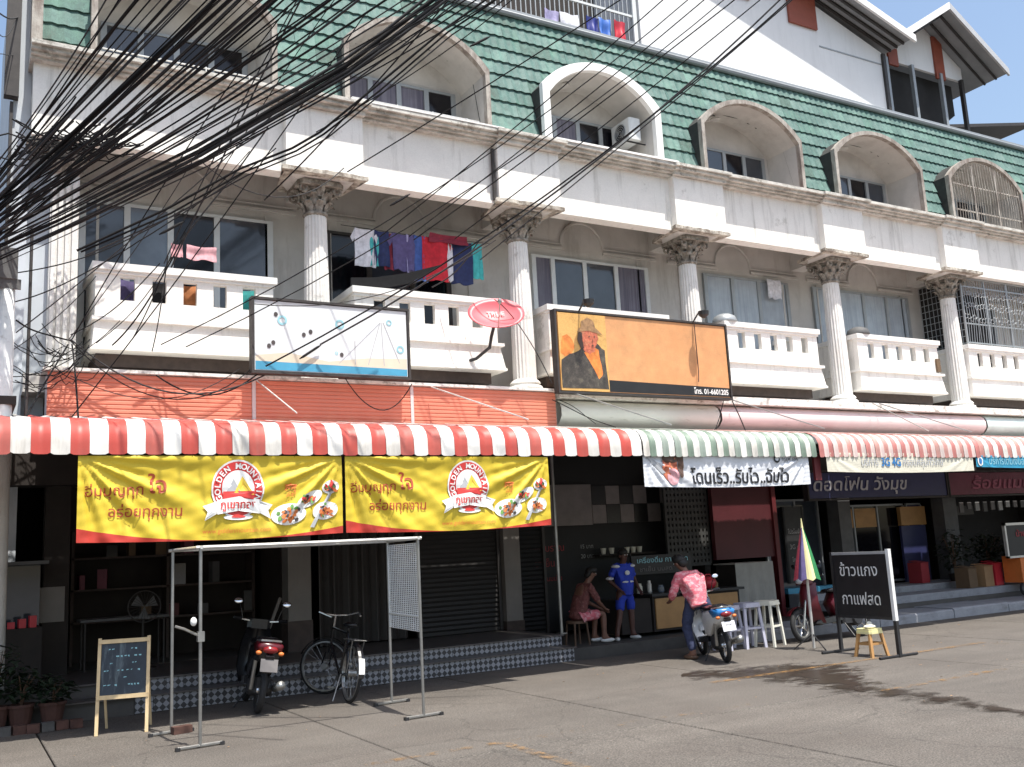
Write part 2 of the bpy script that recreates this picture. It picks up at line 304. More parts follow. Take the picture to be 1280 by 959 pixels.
# ------------------------------------------------------------------ mesh helpers
ORG = {}
class MB:
    def __init__(s, T=None): s.v = []; s.f = []; s.m = []; s.T = T; s.cm = 0
    def add(s, vs, fs, m=None):
        o = len(s.v)
        s.v += [(s.T @ Vector(v)) if s.T is not None else Vector(v) for v in vs]
        s.f += [tuple(i+o for i in f) for f in fs]; s.m += [s.cm if m is None else m]*len(fs)
    def box(s, x0, x1, y0, y1, z0, z1, m=None):
        s.add([(x0, y0, z0), (x1, y0, z0), (x1, y1, z0), (x0, y1, z0), (x0, y0, z1), (x1, y0, z1), (x1, y1, z1), (x0, y1, z1)],
              [(0, 3, 2, 1), (4, 5, 6, 7), (0, 1, 5, 4), (1, 2, 6, 5), (2, 3, 7, 6), (3, 0, 4, 7)], m)
    def bbox(s, c, d, R=None, m=None, bev=0):     # box by centre and size, optional rotation, chamfered vertical edges
        x, y, z = [q/2 for q in d]
        if bev:
            p = [(-x+bev, -y), (x-bev, -y), (x, -y+bev), (x, y-bev), (x-bev, y), (-x+bev, y), (-x, y-bev), (-x, -y+bev)]
            vs = [(a, b, -z) for a, b in p]+[(a, b, z) for a, b in p]; n = 8
            fs = [tuple(range(n-1, -1, -1)), tuple(range(n, 2*n))]+[(i, (i+1) % n, n+(i+1) % n, n+i) for i in range(n)]
        else:
            vs = [(-x, -y, -z), (x, -y, -z), (x, y, -z), (-x, y, -z), (-x, -y, z), (x, -y, z), (x, y, z), (-x, y, z)]
            fs = [(0, 3, 2, 1), (4, 5, 6, 7), (0, 1, 5, 4), (1, 2, 6, 5), (2, 3, 7, 6), (3, 0, 4, 7)]
        vs = [Vector(v) for v in vs]
        if R is not None: vs = [R @ v for v in vs]
        s.add([v+Vector(c) for v in vs], fs, m)
    def poly(s, pts, m=None): s.add(pts, [tuple(range(len(pts)))], m)
    def prism(s, pts, d, m=None):                  # closed 3D outline extruded by vector d
        n = len(pts); d = Vector(d); pts = [Vector(p) for p in pts]
        s.add(pts+[p+d for p in pts], [tuple(range(n)), tuple(range(2*n-1, n-1, -1))]+[(i, n+i, n+(i+1) % n, (i+1) % n) for i in range(n)], m)
    def tube(s, pts, r, n=6, m=None, cap=True):
        pts = [Vector(p) for p in pts]; k = len(pts)
        rs = r if isinstance(r, (list, tuple)) else [r]*k
        vs = []; ref = None
        for i, p in enumerate(pts):
            t = (pts[min(i+1, k-1)]-pts[max(i-1, 0)])
            t = t.normalized() if t.length > 1e-9 else Vector((0, 0, 1))
            if ref is None: ref = Vector((0, 0, 1)) if abs(t.z) < .9 else Vector((1, 0, 0))
            a = (ref - t*ref.dot(t)); a = a.normalized() if a.length > 1e-6 else t.orthogonal().normalized()
            ref = a; b = t.cross(a)
            vs += [p+a*(rs[i]*cos(2*pi*j/n))+b*(rs[i]*sin(2*pi*j/n)) for j in range(n)]
        fs = [(i*n+j, i*n+(j+1) % n, (i+1)*n+(j+1) % n, (i+1)*n+j) for i in range(k-1) for j in range(n)]
        if cap: fs += [tuple(range(n-1, -1, -1)), tuple((k-1)*n+j for j in range(n))]
        s.add(vs, fs, m)
    def lathe(s, prof, c, n=16, axis='z', flute=0, fn=0, m=None):    # prof: (radius, height)
        vs = []
        for r, h in prof:
            for j in range(n):
                a = 2*pi*j/n; rr = r*(1-(flute if (fn and j % 2) else 0))
                p = (rr*cos(a), rr*sin(a), h) if axis == 'z' else ((rr*cos(a), h, rr*sin(a)) if axis == 'y' else (h, rr*cos(a), rr*sin(a)))
                vs.append(Vector(p)+Vector(c))
        k = len(prof)
        fs = [(i*n+j, i*n+(j+1) % n, (i+1)*n+(j+1) % n, (i+1)*n+j) for i in range(k-1) for j in range(n)]
        fs += [tuple(range(n-1, -1, -1)), tuple((k-1)*n+j for j in range(n))]
        s.add(vs, fs, m)
    def ell(s, c, r, R=None, n=12, k=8, m=None):
        vs = [];
        for i in range(k+1):
            th = pi*i/k
            for j in range(n):
                a = 2*pi*j/n; v = Vector((r[0]*sin(th)*cos(a), r[1]*sin(th)*sin(a), r[2]*cos(th)))
                vs.append((R @ v if R is not None else v)+Vector(c))
        s.add(vs, [(i*n+j, (i+1)*n+j, (i+1)*n+(j+1) % n, i*n+(j+1) % n) for i in range(k) for j in range(n)], m)
    def torus(s, c, R_, r, axis='y', n=24, k=8, m=None, sx=1):
        vs = []
        for i in range(n):
            a = 2*pi*i/n
            for j in range(k):
                b = 2*pi*j/k; q = R_+r*cos(b); h = r*sin(b)*sx
                p = {'y': (q*cos(a), h, q*sin(a)), 'x': (h, q*cos(a), q*sin(a)), 'z': (q*cos(a), q*sin(a), h)}[axis]
                vs.append(Vector(p)+Vector(c))
        s.add(vs, [(i*k+j, ((i+1) % n)*k+j, ((i+1) % n)*k+(j+1) % k, i*k+(j+1) % k) for i in range(n) for j in range(k)], m)
    def build(s, name, mats, parent=None, smooth=False, origin=None):
        me = bpy.data.meshes.new(name)
        if parent is not None: o0 = ORG[parent]
        elif origin is not None: o0 = Vector(origin)
        else:
            xs = [v.x for v in s.v]; ys = [v.y for v in s.v]; zs = [v.z for v in s.v]
            o0 = Vector(((min(xs)+max(xs))/2, (min(ys)+max(ys))/2, min(zs)))
        me.from_pydata([v-o0 for v in s.v], [], s.f)
        if not isinstance(mats, (list, tuple)): mats = [mats]
        for q in mats: me.materials.append(M[q] if isinstance(q, str) else q)
        me.polygons.foreach_set('material_index', s.m)
        if smooth: me.polygons.foreach_set('use_smooth', [True]*len(s.f))
        me.validate(); me.update()
        o = bpy.data.objects.new(name, me); COL.objects.link(o)
        if parent is not None: o.parent = parent
        else: o.location = o0
        ORG[o] = o0
        return o
def tag(o, label=None, cat=None, group=None, kind=None):
    if label: o['label'] = label
    if cat: o['category'] = cat
    if group: o['group'] = group
    if kind: o['kind'] = kind
    return o
def thing(name, loc, label, cat, group=None):
    o = bpy.data.objects.new(name, None); COL.objects.link(o); o.location = loc; ORG[o] = Vector(loc)
    o.empty_display_size = .2
    return tag(o, label, cat, group)
def kids(o): return [c for c in bpy.data.objects if c.parent == o]
CH = {}
def copy_tree(o, offset=(0, 0, 0), parent='same', label=None, rot=None):
    c = o.copy(); COL.objects.link(c)
    if parent != 'same': c.parent = parent
    c.location = Vector(o.location)+Vector(offset)
    ORG[c] = ORG[o]+Vector(offset)
    if rot is not None: c.rotation_euler = rot
    if label: c['label'] = label
    for k in kids(o): copy_tree(k, (0, 0, 0), c)
    return c
def text(txt, size, m, bold=0.0, shear=0, sx=1):      # flat letters in the xz plane, centred on the origin, as (verts, faces)
    cu = bpy.data.curves.new('t', 'FONT'); cu.body = txt; cu.size = size; cu.align_x = 'CENTER'; cu.align_y = 'CENTER'
    cu.offset = bold*size; cu.shear = shear; cu.resolution_u = 3; cu.fill_mode = 'FRONT'
    o = bpy.data.objects.new('t', cu); COL.objects.link(o)
    dg = bpy.context.evaluated_depsgraph_get(); me = bpy.data.meshes.new_from_object(o.evaluated_get(dg))
    vs = [(v.co.x*sx, 0, v.co.y) for v in me.vertices]; fs = [tuple(p.vertices) for p in me.polygons]
    bpy.data.objects.remove(o); bpy.data.curves.remove(cu); bpy.data.meshes.remove(me)
    if vs:
        x0 = min(v[0] for v in vs); x1 = max(v[0] for v in vs); cx = (x0+x1)/2
        vs = [(v[0]-cx, 0, v[2]) for v in vs]
    return vs, fs
def put_text(mb, txt, size, c, right=(1, 0, 0), up=(0, 0, 1), bold=.0, shear=0, sx=1, m=None, fit=None):
    vs, fs = text(txt, size, None, bold, shear, sx)
    if fit and vs:
        w_ = max(v[0] for v in vs)*2; k = fit/w_
        vs = [(v[0]*k, 0, v[2]) for v in vs]
    r = Vector(right); u = Vector(up); c = Vector(c)
    n_ = r.cross(u)
    mb.add([c+r*v[0]+u*v[2] for v in vs], fs, m)

# ================================================================== SETTING
def slab_ground():
    g = MB(); g.box(-400, 600, -300, 900, -.6, -.135)
    tag(g.build('ground', 'asphalt', origin=(0, 0, -.6)), kind='structure')
    lot = thing('concrete_forecourt', (3, 6, -.13), None, None); tag(lot, kind='structure')
    u = MB(); u.box(-12, 45, -7.6, 12.3, -.13, -.045); u.build('joint_bed', 'joint_dirt', lot)
    rnd = random.Random(4)
    xs = [.85+2.45*k for k in range(-5, 18)]; ys = [-7.4, -2.4, 2.45, 7.35, 12.2]
    for i in range(len(xs)-1):
        for j in range(len(ys)-1):
            b = MB(); x0, x1, y0, y1 = xs[i]+.008, xs[i+1]-.008, ys[j]+.008, ys[j+1]-.008
            h = [rnd.uniform(-.004, .003) for _ in range(4)]
            e = .008
            b.add([(x0, y0, -.1), (x1, y0, -.1), (x1, y1, -.1), (x0, y1, -.1), (x0, y0, h[0]-e), (x1, y0, h[1]-e), (x1, y1, h[2]-e), (x0, y1, h[3]-e),
                   (x0+e, y0+e, h[0]), (x1-e, y0+e, h[1]), (x1-e, y1-e, h[2]), (x0+e, y1-e, h[3])],
                  [(8, 9, 10, 11), (0, 1, 5, 4), (1, 2, 6, 5), (2, 3, 7, 6), (3, 0, 4, 7), (4, 5, 9, 8), (5, 6, 10, 9), (6, 7, 11, 10), (7, 4, 8, 11)])
            b.build('concrete_slab', 'concrete_slab', lot)
    return lot
LOT = slab_ground()
def cover_strip(name, pts_mat, rows, origin_parent=None, z=.0085, kind=None):
    # rows: list of lists of (x, y, cover)
    b = MB(); cov = []
    for r in rows:
        for (x, y, c) in r: b.v.append(Vector((x, y, z))); cov.append(c)
    n = len(rows[0])
    for i in range(len(rows)-1):
        for j in range(n-1): b.f.append((i*n+j, i*n+j+1, (i+1)*n+j+1, (i+1)*n+j)); b.m.append(0)
    o = b.build(name, pts_mat, origin_parent)
    a = o.data.color_attributes.new('cover', 'FLOAT_COLOR', 'POINT')
    for i, c in enumerate(cov): a.data[i].color = (c, c, c, 1)
    if kind: o['kind'] = kind
    return o
def line(x0, y0, x1, y1, wd=.1, c=.5):
    d = Vector((x1-x0, y1-y0, 0)).normalized(); p = Vector((-d.y, d.x, 0))*wd/2
    cover_strip('painted_line', 'yellow_line', [[(x0+p.x, y0+p.y, c), (x0-p.x, y0-p.y, c)], [(x1+p.x, y1+p.y, c), (x1-p.x, y1-p.y, c)]], LOT)
line(7.6, 8.93, 12.6, 8.95, .11, .56); line(8.3, 7.1, 10.4, 7.16, .10, .50); line(2.9, 7.6, 4.15, 7.62, .11, .46)
line(4.13, 7.58, 4.11, 5.2, .11, .52); line(4.2, 7.6, 6.9, 7.5, .11, .36); line(10.9, 7.3, 15.5, 7.4, .11, .42); line(12.6, 8.9, 12.5, 3.9, .11, .42)
# wet patch: a pool behind, running off along the slab joint
pud = []
cx = [(7.85, 9.75, .2), (8.1, 9.55, .5), (8.65, 9.1, .60), (8.75, 8.6, .72), (8.65, 8.1, .66), (8.45, 7.6, .5), (8.35, 7.1, .38), (8.28, 6.6, .34), (8.22, 6.1, .28), (8.12, 5.6, .2), (8.05, 5.2, .1)]
for x, y, h in cx:
    row = []
    for k in range(-6, 7):
        c = 1-(abs(k)/6)**1.3; s = 1 if k < 0 else (1.0 if y < 7.7 else 1.55)
        row.append((x+k/6*h*1.15*s, y+.05*k, (.04+.76*c) if h > .58 else (.04+.54*c)))
    pud.append(row)
cover_strip('puddle', 'water', pud, None, .006, 'structure')

# raised tiled step in front of the left shops
stp = thing('tiled_step', (4, 13, 0), None, None); tag(stp, kind='structure')
b = MB(); b.box(-3.2, 7.9, 12.23, 12.55, -.1, .18); b.box(-3.2, 7.9, 12.53, 17.6, -.1, .335); b.build('step_core', 'platform', stp)
b = MB(); b.box(-3.2, 7.93, 12.17, 12.56, .182, .20); b.box(-3.2, 7.93, 12.49, 14.3, .337, .355); b.build('step_nosing', 'tile_grey', stp)
proto = None
k = 0
for y, z0, z1 in ((12.2, .004, .178), (12.52, .204, .333)):
    x = 1.9
    while x < 7.85:
        if proto is None or k == 'new':
            b = MB(); b.box(x, x+.194, y, y+.03, z0, z1); o = b.build('riser_tile', 'diamond_tile', stp); proto = (o, x, y, z0)
            k = 0
        else:
            c = proto[0].copy(); COL.objects.link(c); c.location = Vector(proto[0].location)+Vector((x-proto[1], y-proto[2], z0-proto[3])); ORG[c] = ORG[proto[0]]
        x += .2
    k = 'new'
# shop pavement to the right, with a kerb in pieces
pav = thing('shop_pavement', (20, 13, 0), None, None); tag(pav, kind='structure')
b = MB(); b.box(7.94, 14.0, 12.55, 17.6, -.1, .13); b.box(13.9, 42, 12.6, 17.6, -.1, .26); b.build('pavement_slab', 'platform', pav)
x = 10.3; rnd = random.Random(3)
while x < 34:
    L = 1.9+rnd.uniform(-.3, .3); y0 = 11.75 if x < 22 else 11.75
    b = MB(); z1 = .165+rnd.uniform(-.01, .012)
    b.prism([(x+.01, y0, -.1), (x+.01, y0+.0, z1-.03), (x+.01, y0+.03, z1), (x+.01, 12.6, z1+.01), (x+.01, 12.6, -.1)], (L-.02, 0, 0)); b.build('kerb_stone', 'kerb', pav); x += L
b = MB(); b.box(13.6, 24, 12.62, 13.3, .262, .40); b.box(14, 19.4, 13.3, 14.3, .262, .52); b.build('doorstep', 'kerb', pav)

# ================================================================== SHOPHOUSE ROW
H = thing('shophouse_row', (12, 15, 0), 'long white terrace of shophouses with columns, balconies and a green tiled mansard roof', 'building')
COLX = [1.17, 4.78, 8.46, 12.3, 16.28, 20.2, 24.15, 28.1]; XL, XR = .72, 32
def part(name, m, mb, p=None, smooth=False): return mb.build(name, m, p or H, smooth)
# first-floor wall, end walls, slabs
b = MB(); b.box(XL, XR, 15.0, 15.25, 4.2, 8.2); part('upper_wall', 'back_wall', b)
b = MB(); b.box(XL-.22, XL, 14.05, 20, 0, 11.6); part('end_wall', 'side_wall', b)
b = MB(); b.box(XL-.26, XL-.22, 13.98, 14.2, 4.2, 8.0); b.box(.38, .56, 13.9, 14.05, 8.05, 13.0); part('end_trim', 'dark_frame', b)
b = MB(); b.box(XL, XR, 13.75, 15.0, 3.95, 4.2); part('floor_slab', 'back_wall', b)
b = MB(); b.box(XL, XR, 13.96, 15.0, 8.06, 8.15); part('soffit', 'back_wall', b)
for x in COLX[1:]: b = MB(); b.box(x-.2, x+.2, 13.96, 14.998, 7.46, 8.058); part('cross_beam', 'back_wall', b)
b = MB(); b.box(XL, XR, 19.6, 20, 0, 11.7); b.box(XR, XR+.2, 14, 20, 0, 11.7); part('rear_wall', 'side_wall', b)
b = MB(); b.box(XL, XR, 14.79, 20, 11.5, 11.65); part('flat_roof', 'platform', b)
b = MB(); b.box(XL, XR, 15.35, 19.6, 8.6, 8.69); b.box(XL, XR, 15.3, 19.6, 3.6, 3.9); part('floor_slab', 'platform', b)
# mouldings on the first-floor wall
def arc_pts(cx, z, r, a0, a1, n, y): return [(cx+r*cos(a0+(a1-a0)*i/n), y, z+r*sin(a0+(a1-a0)*i/n)) for i in range(n+1)]
for i in range(7):
    xa, xb = COLX[i], COLX[i+1]; mid = [2.9, 6.62, 10.45, 14.35, 18.4, 22.4, 26.3][i]
    b = MB()
    b.tube(arc_pts(mid, 7.36, .50, 0, pi, 18, 14.985), .03, 6)
    b.box(xa+.25, mid-.48, 14.95, 15.0, 7.26, 7.31); b.box(mid+.48, xb-.05, 14.95, 15.0, 7.26, 7.31)
    b.box(xa+.25, mid-.52, 14.965, 15.0, 7.36, 7.385); b.box(mid+.52, xb-.05, 14.965, 15.0, 7.36, 7.385)
    b.box(xa+.52, xa+.56, 14.96, 15.0, 4.2, 7.19); b.box(xb-.56, xb-.52, 14.96, 15.0, 4.2, 7.19)
    part('wall_moulding', 'back_wall', b)
# parapet
for i, (xa, xb) in enumerate(zip([XL]+[c+.62 for c in COLX[1:]], [c-.62 for c in COLX[1:]]+[XR])):
    b = MB(); n = 14; L = (xb-xa)
    b.box(xa, xb, 13.72, 13.95, 7.45, 8.50); part('parapet_panel', 'white_stucco', b)
    b = MB(); b.box(xa, xb, 13.69, 13.72, 7.45, 7.50); part('parapet_foot', 'white_stucco', b)
for x in COLX[1:]:
    b = MB(); b.box(x-.62, x+.62, 13.57, 13.95, 7.517, 8.50); part('parapet_block', 'white_stucco', b)
    # eroded slab above the capital, its edge worn uneven
    b = MB(); n = 12; rn = random.Random(int(x*10)); pts = []
    for k in range(n+1): pts.append((x-.69+1.38*k/n, 13.545+rn.uniform(-.015, .03), 7.45))
    pts += [(x+.5, 14.5, 7.45), (x-.5, 14.5, 7.45)]
    b.prism(pts, (0, 0, .065)); part('corbel_slab', 'stained_edge', b)
    b = MB(); b.prism([(x-.5, 13.7, 7.45), (x+.5, 13.7, 7.45), (x+.36, 13.85, 7.41), (x-.36, 13.85, 7.41)], (0, .5, -.0)); part('corbel', 'back_wall', b)
b = MB()
for (ya, yb, za, zb) in ((13.40, 14.1, 8.63, 8.69), (13.46, 14.1, 8.58, 8.63), (13.53, 14.1, 8.54, 8.58), (13.60, 14.1, 8.50, 8.54)):
    b.box(XL-.05, XR, ya, yb, za, zb)
for x in COLX[1:]:
    b.box(x-.70, x+.70, 13.35, 13.42, 8.632, 8.688); b.box(x-.66, x+.66, 13.40, 13.49, 8.582, 8.628); b.box(x-.64, x+.64, 13.48, 13.575, 8.505, 8.578)
part('ledge', 'ledge', b)
# dark downpipe by each party wall
b = MB(); b.tube([(7.79, 13.66, 8.42), (7.79, 13.66, 7.5)], .035, 6); part('downpipe', 'dark_frame', b)

# columns
def column(x):
    b = MB(); zb, zt = 4.48, 6.98
    prof = [(.205-.035*(i/10)**1.4, zb+(zt-zb)*i/10) for i in range(11)]
    b.lathe(prof, (x, 14.1, 0), 40, flute=.075, fn=1); s = part('column', 'column_stucco', b)
    b = MB(); b.bbox((x, 14.1, 4.25), (.62, .62, .10)); b.lathe([(.29, 4.30), (.31, 4.33), (.29, 4.365), (.25, 4.38), (.25, 4.40), (.27, 4.42), (.25, 4.45), (.21, 4.485)], (x, 14.1, 0), 24)
    part('column_base', 'column_stucco', b, s)
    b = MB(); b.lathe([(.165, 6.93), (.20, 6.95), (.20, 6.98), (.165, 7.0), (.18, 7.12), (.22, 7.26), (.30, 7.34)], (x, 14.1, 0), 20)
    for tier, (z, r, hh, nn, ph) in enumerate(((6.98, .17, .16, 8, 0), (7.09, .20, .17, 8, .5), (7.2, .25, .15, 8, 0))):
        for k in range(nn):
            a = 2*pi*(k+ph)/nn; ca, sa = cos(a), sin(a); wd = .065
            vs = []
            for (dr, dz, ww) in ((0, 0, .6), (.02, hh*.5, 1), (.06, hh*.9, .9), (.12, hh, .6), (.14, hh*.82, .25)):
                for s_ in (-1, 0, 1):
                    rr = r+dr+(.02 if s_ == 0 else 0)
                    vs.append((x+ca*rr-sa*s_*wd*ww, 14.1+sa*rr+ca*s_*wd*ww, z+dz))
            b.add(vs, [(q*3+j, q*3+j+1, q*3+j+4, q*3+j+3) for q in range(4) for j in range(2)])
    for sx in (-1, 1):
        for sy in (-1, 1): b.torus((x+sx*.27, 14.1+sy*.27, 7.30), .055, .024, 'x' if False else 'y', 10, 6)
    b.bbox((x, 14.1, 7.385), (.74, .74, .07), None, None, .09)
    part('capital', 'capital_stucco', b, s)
    return s
for x in COLX[1:]: column(x)
# fluted flat pilaster at the left corner
b = MB(); b.box(1.0, 1.36, 14.02, 14.5, 4.2, 7.1)
for k in range(4): b.box(1.02+k*.085, 1.07+k*.085, 13.98, 14.03, 4.35, 6.95)
part('corner_pilaster', 'column_stucco', b)
b = MB(); b.box(XL+.002, .998, 14.2, 14.5, 3.4, 7.4); part('corner_wall', 'side_wall', b)
b = MB()
for k in range(5): b.tube([(1.0+k*.09, 14.0, 7.1), (.98+k*.09, 13.9, 7.25), (1.01+k*.09, 13.84, 7.4)], [.05, .06, .03], 6)
b.box(XL-.05, 1.50, 13.8, 14.5, 7.38, 7.418); part('corner_capital', 'capital_stucco', b)

# balconies
def balcony(x0, x1, Yf=13.85, slots=5):
    b = MB(); yb = 15.0; t = .09
    # front wall with slots near the top
    zlo, zs0, zs1, zt = 5.04, 5.29, 5.62, 5.70
    b.box(x0, x1, Yf, Yf+t, zlo, zs0); b.box(x0, x1, Yf, Yf+t, zs1, zt)
    wv = .19; pitch = (x1-x0-.35)/slots
    xs = [x0+.32+pitch*(k) for k in range(slots)]
    e = x0
    for xx in xs: b.box(e, xx, Yf, Yf+t, zs0, zs1); e = xx+wv
    b.box(e, x1, Yf, Yf+t, zs0, zs1)
    for s, xx in ((0, x0), (1, x1-t)): b.box(xx, xx+t, Yf+t, yb, zlo, zt)
    root = part('balcony', 'white_stucco', b)
    b = MB(); b.box(x0-.05, x1+.05, Yf-.06, Yf+t+.05, 5.70, 5.80); b.box(x0-.05, x0+t+.05, Yf+t+.05, yb, 5.70, 5.80); b.box(x1-t-.05, x1+.05, Yf+t+.05, yb, 5.70, 5.80)
    b.box(x0-.02, x1+.02, Yf-.03, Yf+t, 5.655, 5.70)
    part('handrail', 'sill_white', b, root)
    b = MB(); b.box(x0-.04, x1+.10, Yf-.05, yb, 4.99, 5.04); part('lip', 'sill_white', b, root)
    b = MB()   # flared apron
    b.add([(x0-.0, Yf, 4.99), (x1+.04, Yf, 4.99), (x1+.04, yb, 4.99), (x0, yb, 4.99), (x0-.03, Yf-.02, 4.62), (x1+.12, Yf-.02, 4.62), (x1+.12, yb, 4.62), (x0-.03, yb, 4.62)],
          [(0, 4, 5, 1), (1, 5, 6, 2), (3, 7, 4, 0), (0, 1, 2, 3), (4, 7, 6, 5)])
    b.box(x0-.05, x1+.14, Yf-.04, yb, 4.58, 4.62)
    part('apron', 'white_stucco', b, root)
    b = MB(); b.box(x0+.05, x1-.02, Yf+.25, yb, 4.40, 4.58); part('underside', 'pillar_brown', b, root)
    return root
BAL = [(1.57, 4.02), (5.3, 7.82), (8.85, 11.44), (12.9, 15.4), (16.61, 19.23), (20.35, 23.0), (24.5, 27.1)]
for i, (a, c) in enumerate(BAL): balcony(a, c)
# small openings and pale blocks under the balconies
for i in range(2, 7):
    b = MB(); x = COLX[i]+.7
    for k in range(2): b.box(x+.5+k*1.1, x+.85+k*1.1, 14.97, 14.995, 4.3, 4.55)
    part('vent_opening', 'shop_dark', b)
    b = MB()
    for k in range(3): b.box(x+1.5+k*.42, x+1.66+k*.42, 14.5, 14.62, 4.2, 4.38)
    part('parapet_stub', 'sill_white', b)

# first-floor windows: frame + panes
def window(xs, z0, z1, panes, y=15.0, fm='alu_white', p=None, name='window'):
    b = MB(); f = .045; d = .06
    b.box(xs[0]-f, xs[-1]+f, y-d, y, z1, z1+f); b.box(xs[0]-f, xs[-1]+f, y-d, y, z0-f, z0)
    for x in xs: b.box(x-f, x+f, y-d-.004, y, z0, z1)
    root = part(name, fm, b, p)
    for k, pm in enumerate(panes):
        b = MB(); dy = .028+(.012 if k % 2 else 0); b.box(xs[k]+f, xs[k+1]-f, y-dy, y-dy+.01, z0, z1)
        if p is None: part('pane', pm, b, root)
        else: part('pane', pm, b, p)
    return root
window([1.5, 2.12, 2.75, 3.45, 4.3], 4.6, 7.05, ['glass_dark', 'glass_blue', 'glass_black', 'glass_dark'])
window([5.27, 6.0, 6.8, 7.5], 4.6, 7.02, ['glass_black', 'glass_dark', 'glass_black'], fm='dark_frame')
window([9.3, 9.72, 10.45, 11.2, 11.95], 4.6, 7.05, ['curtain_violet', 'glass_dark', 'glass_dark', 'curtain_violet'])
window([13.5, 14.25, 15.0, 15.85], 4.6, 7.1, ['curtain_pale', 'curtain_pale', 'curtain_pale'], fm='alu_grey')
window([16.7, 17.5, 18.3, 19.1, 19.85], 4.6, 7.1, ['curtain_pale', 'curtain_pale', 'curtain_pale', 'curtain_pale'], fm='alu_grey')
window([20.8, 21.6, 22.4, 23.2], 4.6, 7.1, ['glass_dark']*3, fm='alu_grey')
window([24.8, 25.8, 26.8], 4.6, 7.1, ['glass_dark']*2, fm='alu_grey')

# ---- mansard with dormers
MY0, MZ0, MY1, MZ1 = 13.93, 8.70, 14.62, 11.68
def mY(z): return MY0+(z-MZ0)*(MY1-MY0)/(MZ1-MZ0)
DORM = [(1.45, 4.08), (5.21, 7.85), (8.98, 11.64), (12.7, 15.46), (16.49, 19.39), (20.38, 23.25), (24.3, 27.1)]
ZS, ZC = 9.92, 10.56
def arch_z(x, a, c, zs=ZS, zc=ZC):      # segmental arch height over x
    hw = (c-a)/2; rise = zc-zs; R_ = (hw*hw+rise*rise)/(2*rise); m_ = (a+c)/2
    dx = min(abs(x-m_), hw); return zc-R_+sqrt(R_*R_-dx*dx)
def inside(x, z, inset=0):
    for (a, c) in DORM:
        if a+inset < x < c-inset and z < arch_z(x, a, c)-inset: return True
    return False
b = MB(); nx, nz = 620, 40; dx = (XR-XL)/nx; dz = (MZ1-MZ0)/nz
for i in range(nx):
    for j in range(nz):
        x = XL+dx*(i+.5); z = MZ0+dz*(j+.5)
        if inside(x, z, .05): continue
        if j > 0 and not inside(x, z-dz, .05) and j+1 < nz and False: continue
        x0, x1, z0, z1 = XL+dx*i, XL+dx*(i+1), MZ0+dz*j, MZ0+dz*(j+1)
        b.poly([(x0, mY(z0)+.02, z0), (x1, mY(z0)+.02, z0), (x1, mY(z1)+.02, z1), (x0, mY(z1)+.02, z1)])
mans = part('mansard_roof', 'roof_under', b)
def tile_mesh(x0, z0, nrm=True, clip=False):
    tw, th = .34, .30; b = MB(); nu = 8 if not clip else 24; nv = 1 if not clip else 8
    def P(u, v, lift):
        z = z0+th*1.06*v; wv = .014*cos(u*4*pi)
        return (x0+tw*u, mY(z)-.010-.036*(1-v)-wv, z)
    vs = []; fs = []
    for j in range(nv+1):
        for i in range(nu+1): vs.append(P(i/nu, j/nv, 0))
    for j in range(nv):
        for i in range(nu):
            if clip:
                u = (i+.5)/nu; v = (j+.5)/nv
                if inside(x0+tw*u, z0+th*v, .05): continue
            fs.append((j*(nu+1)+i, j*(nu+1)+i+1, (j+1)*(nu+1)+i+1, (j+1)*(nu+1)+i))
    o = len(vs)
    for i in range(nu+1):
        p = P(i/nu, 0, 0); vs.append((p[0], p[1]+.035, p[2]+.004))
    for i in range(nu):
        if clip and inside(x0+tw*(i+.5)/nu, z0, .05): continue
        fs.append((i, i+1, o+i+1, o+i))
    b.add(vs, fs); return b
tiles = []; x = XL+.05; nrow = 10
protos = {}
while x < XR-.4:
    for r in range(nrow):
        z = MZ0+.01+.30*r
        cs = [inside(x+.34*u, z+.30*v, .02) for u in (0, .25, .5, .75, 1) for v in (0, .5, 1)]
        if all(cs): continue
        q = px_of((x+.17, 14.2, z+.15)); vis = -20 < q[0] < 1300 and -15 < q[1] < 980
        tiles.append((hypot(x, 14) if vis else 999, x, z, any(cs)))
    x += .34
tiles.sort(key=lambda t: t[0]); rnd = random.Random(11); rest = MB(); tm = ['green_tile', 'green_tile', 'green_tile_dark', 'green_tile_pale', 'green_tile', 'green_tile_pale', 'green_tile_dark', 'green_tile_moss']
for k, (d, x, z, clip) in enumerate(tiles):
    if k < 298 and d < 900:
        if clip:
            t = tile_mesh(x, z, clip=True)
            if t.f: part('roof_tile', rnd.choice(tm), t, mans)
        else:
            r = round((z-MZ0)/.30); m_ = rnd.choice(tm); key = m_
            if key not in protos:
                o = part('roof_tile', m_, tile_mesh(x, z), mans); protos[key] = (o, x, z)
            else:
                o0, xx, zz = protos[key]; o = o0.copy(); COL.objects.link(o)
                o.location = Vector(o0.location)+Vector((x-xx+rnd.uniform(-.004, .004), mY(z)-mY(zz), z-zz))
                ORG[o] = ORG[o0]
    else:
        t = tile_mesh(x, z, clip=clip); rest.cm = rnd.choice([0, 0, 1, 2]); rest.add(t.v, t.f)
o = part('roof_tiles', ['green_tile', 'green_tile_dark', 'green_tile_pale'], rest, mans); o['kind'] = 'stuff'
b = MB(); b.box(XL-.05, XR, 14.5, 14.78, 11.68, 11.76); b.tube([(XL-.05, 14.55, 11.69), (XR, 14.55, 11.69)], .06, 8); part('ridge_capping', 'alu_grey', b)
b = MB(); b.box(XL-.04, XL+.10, 13.8, 14.7, 8.69, 11.72); part('mansard_edge', 'dormer_trim', b)

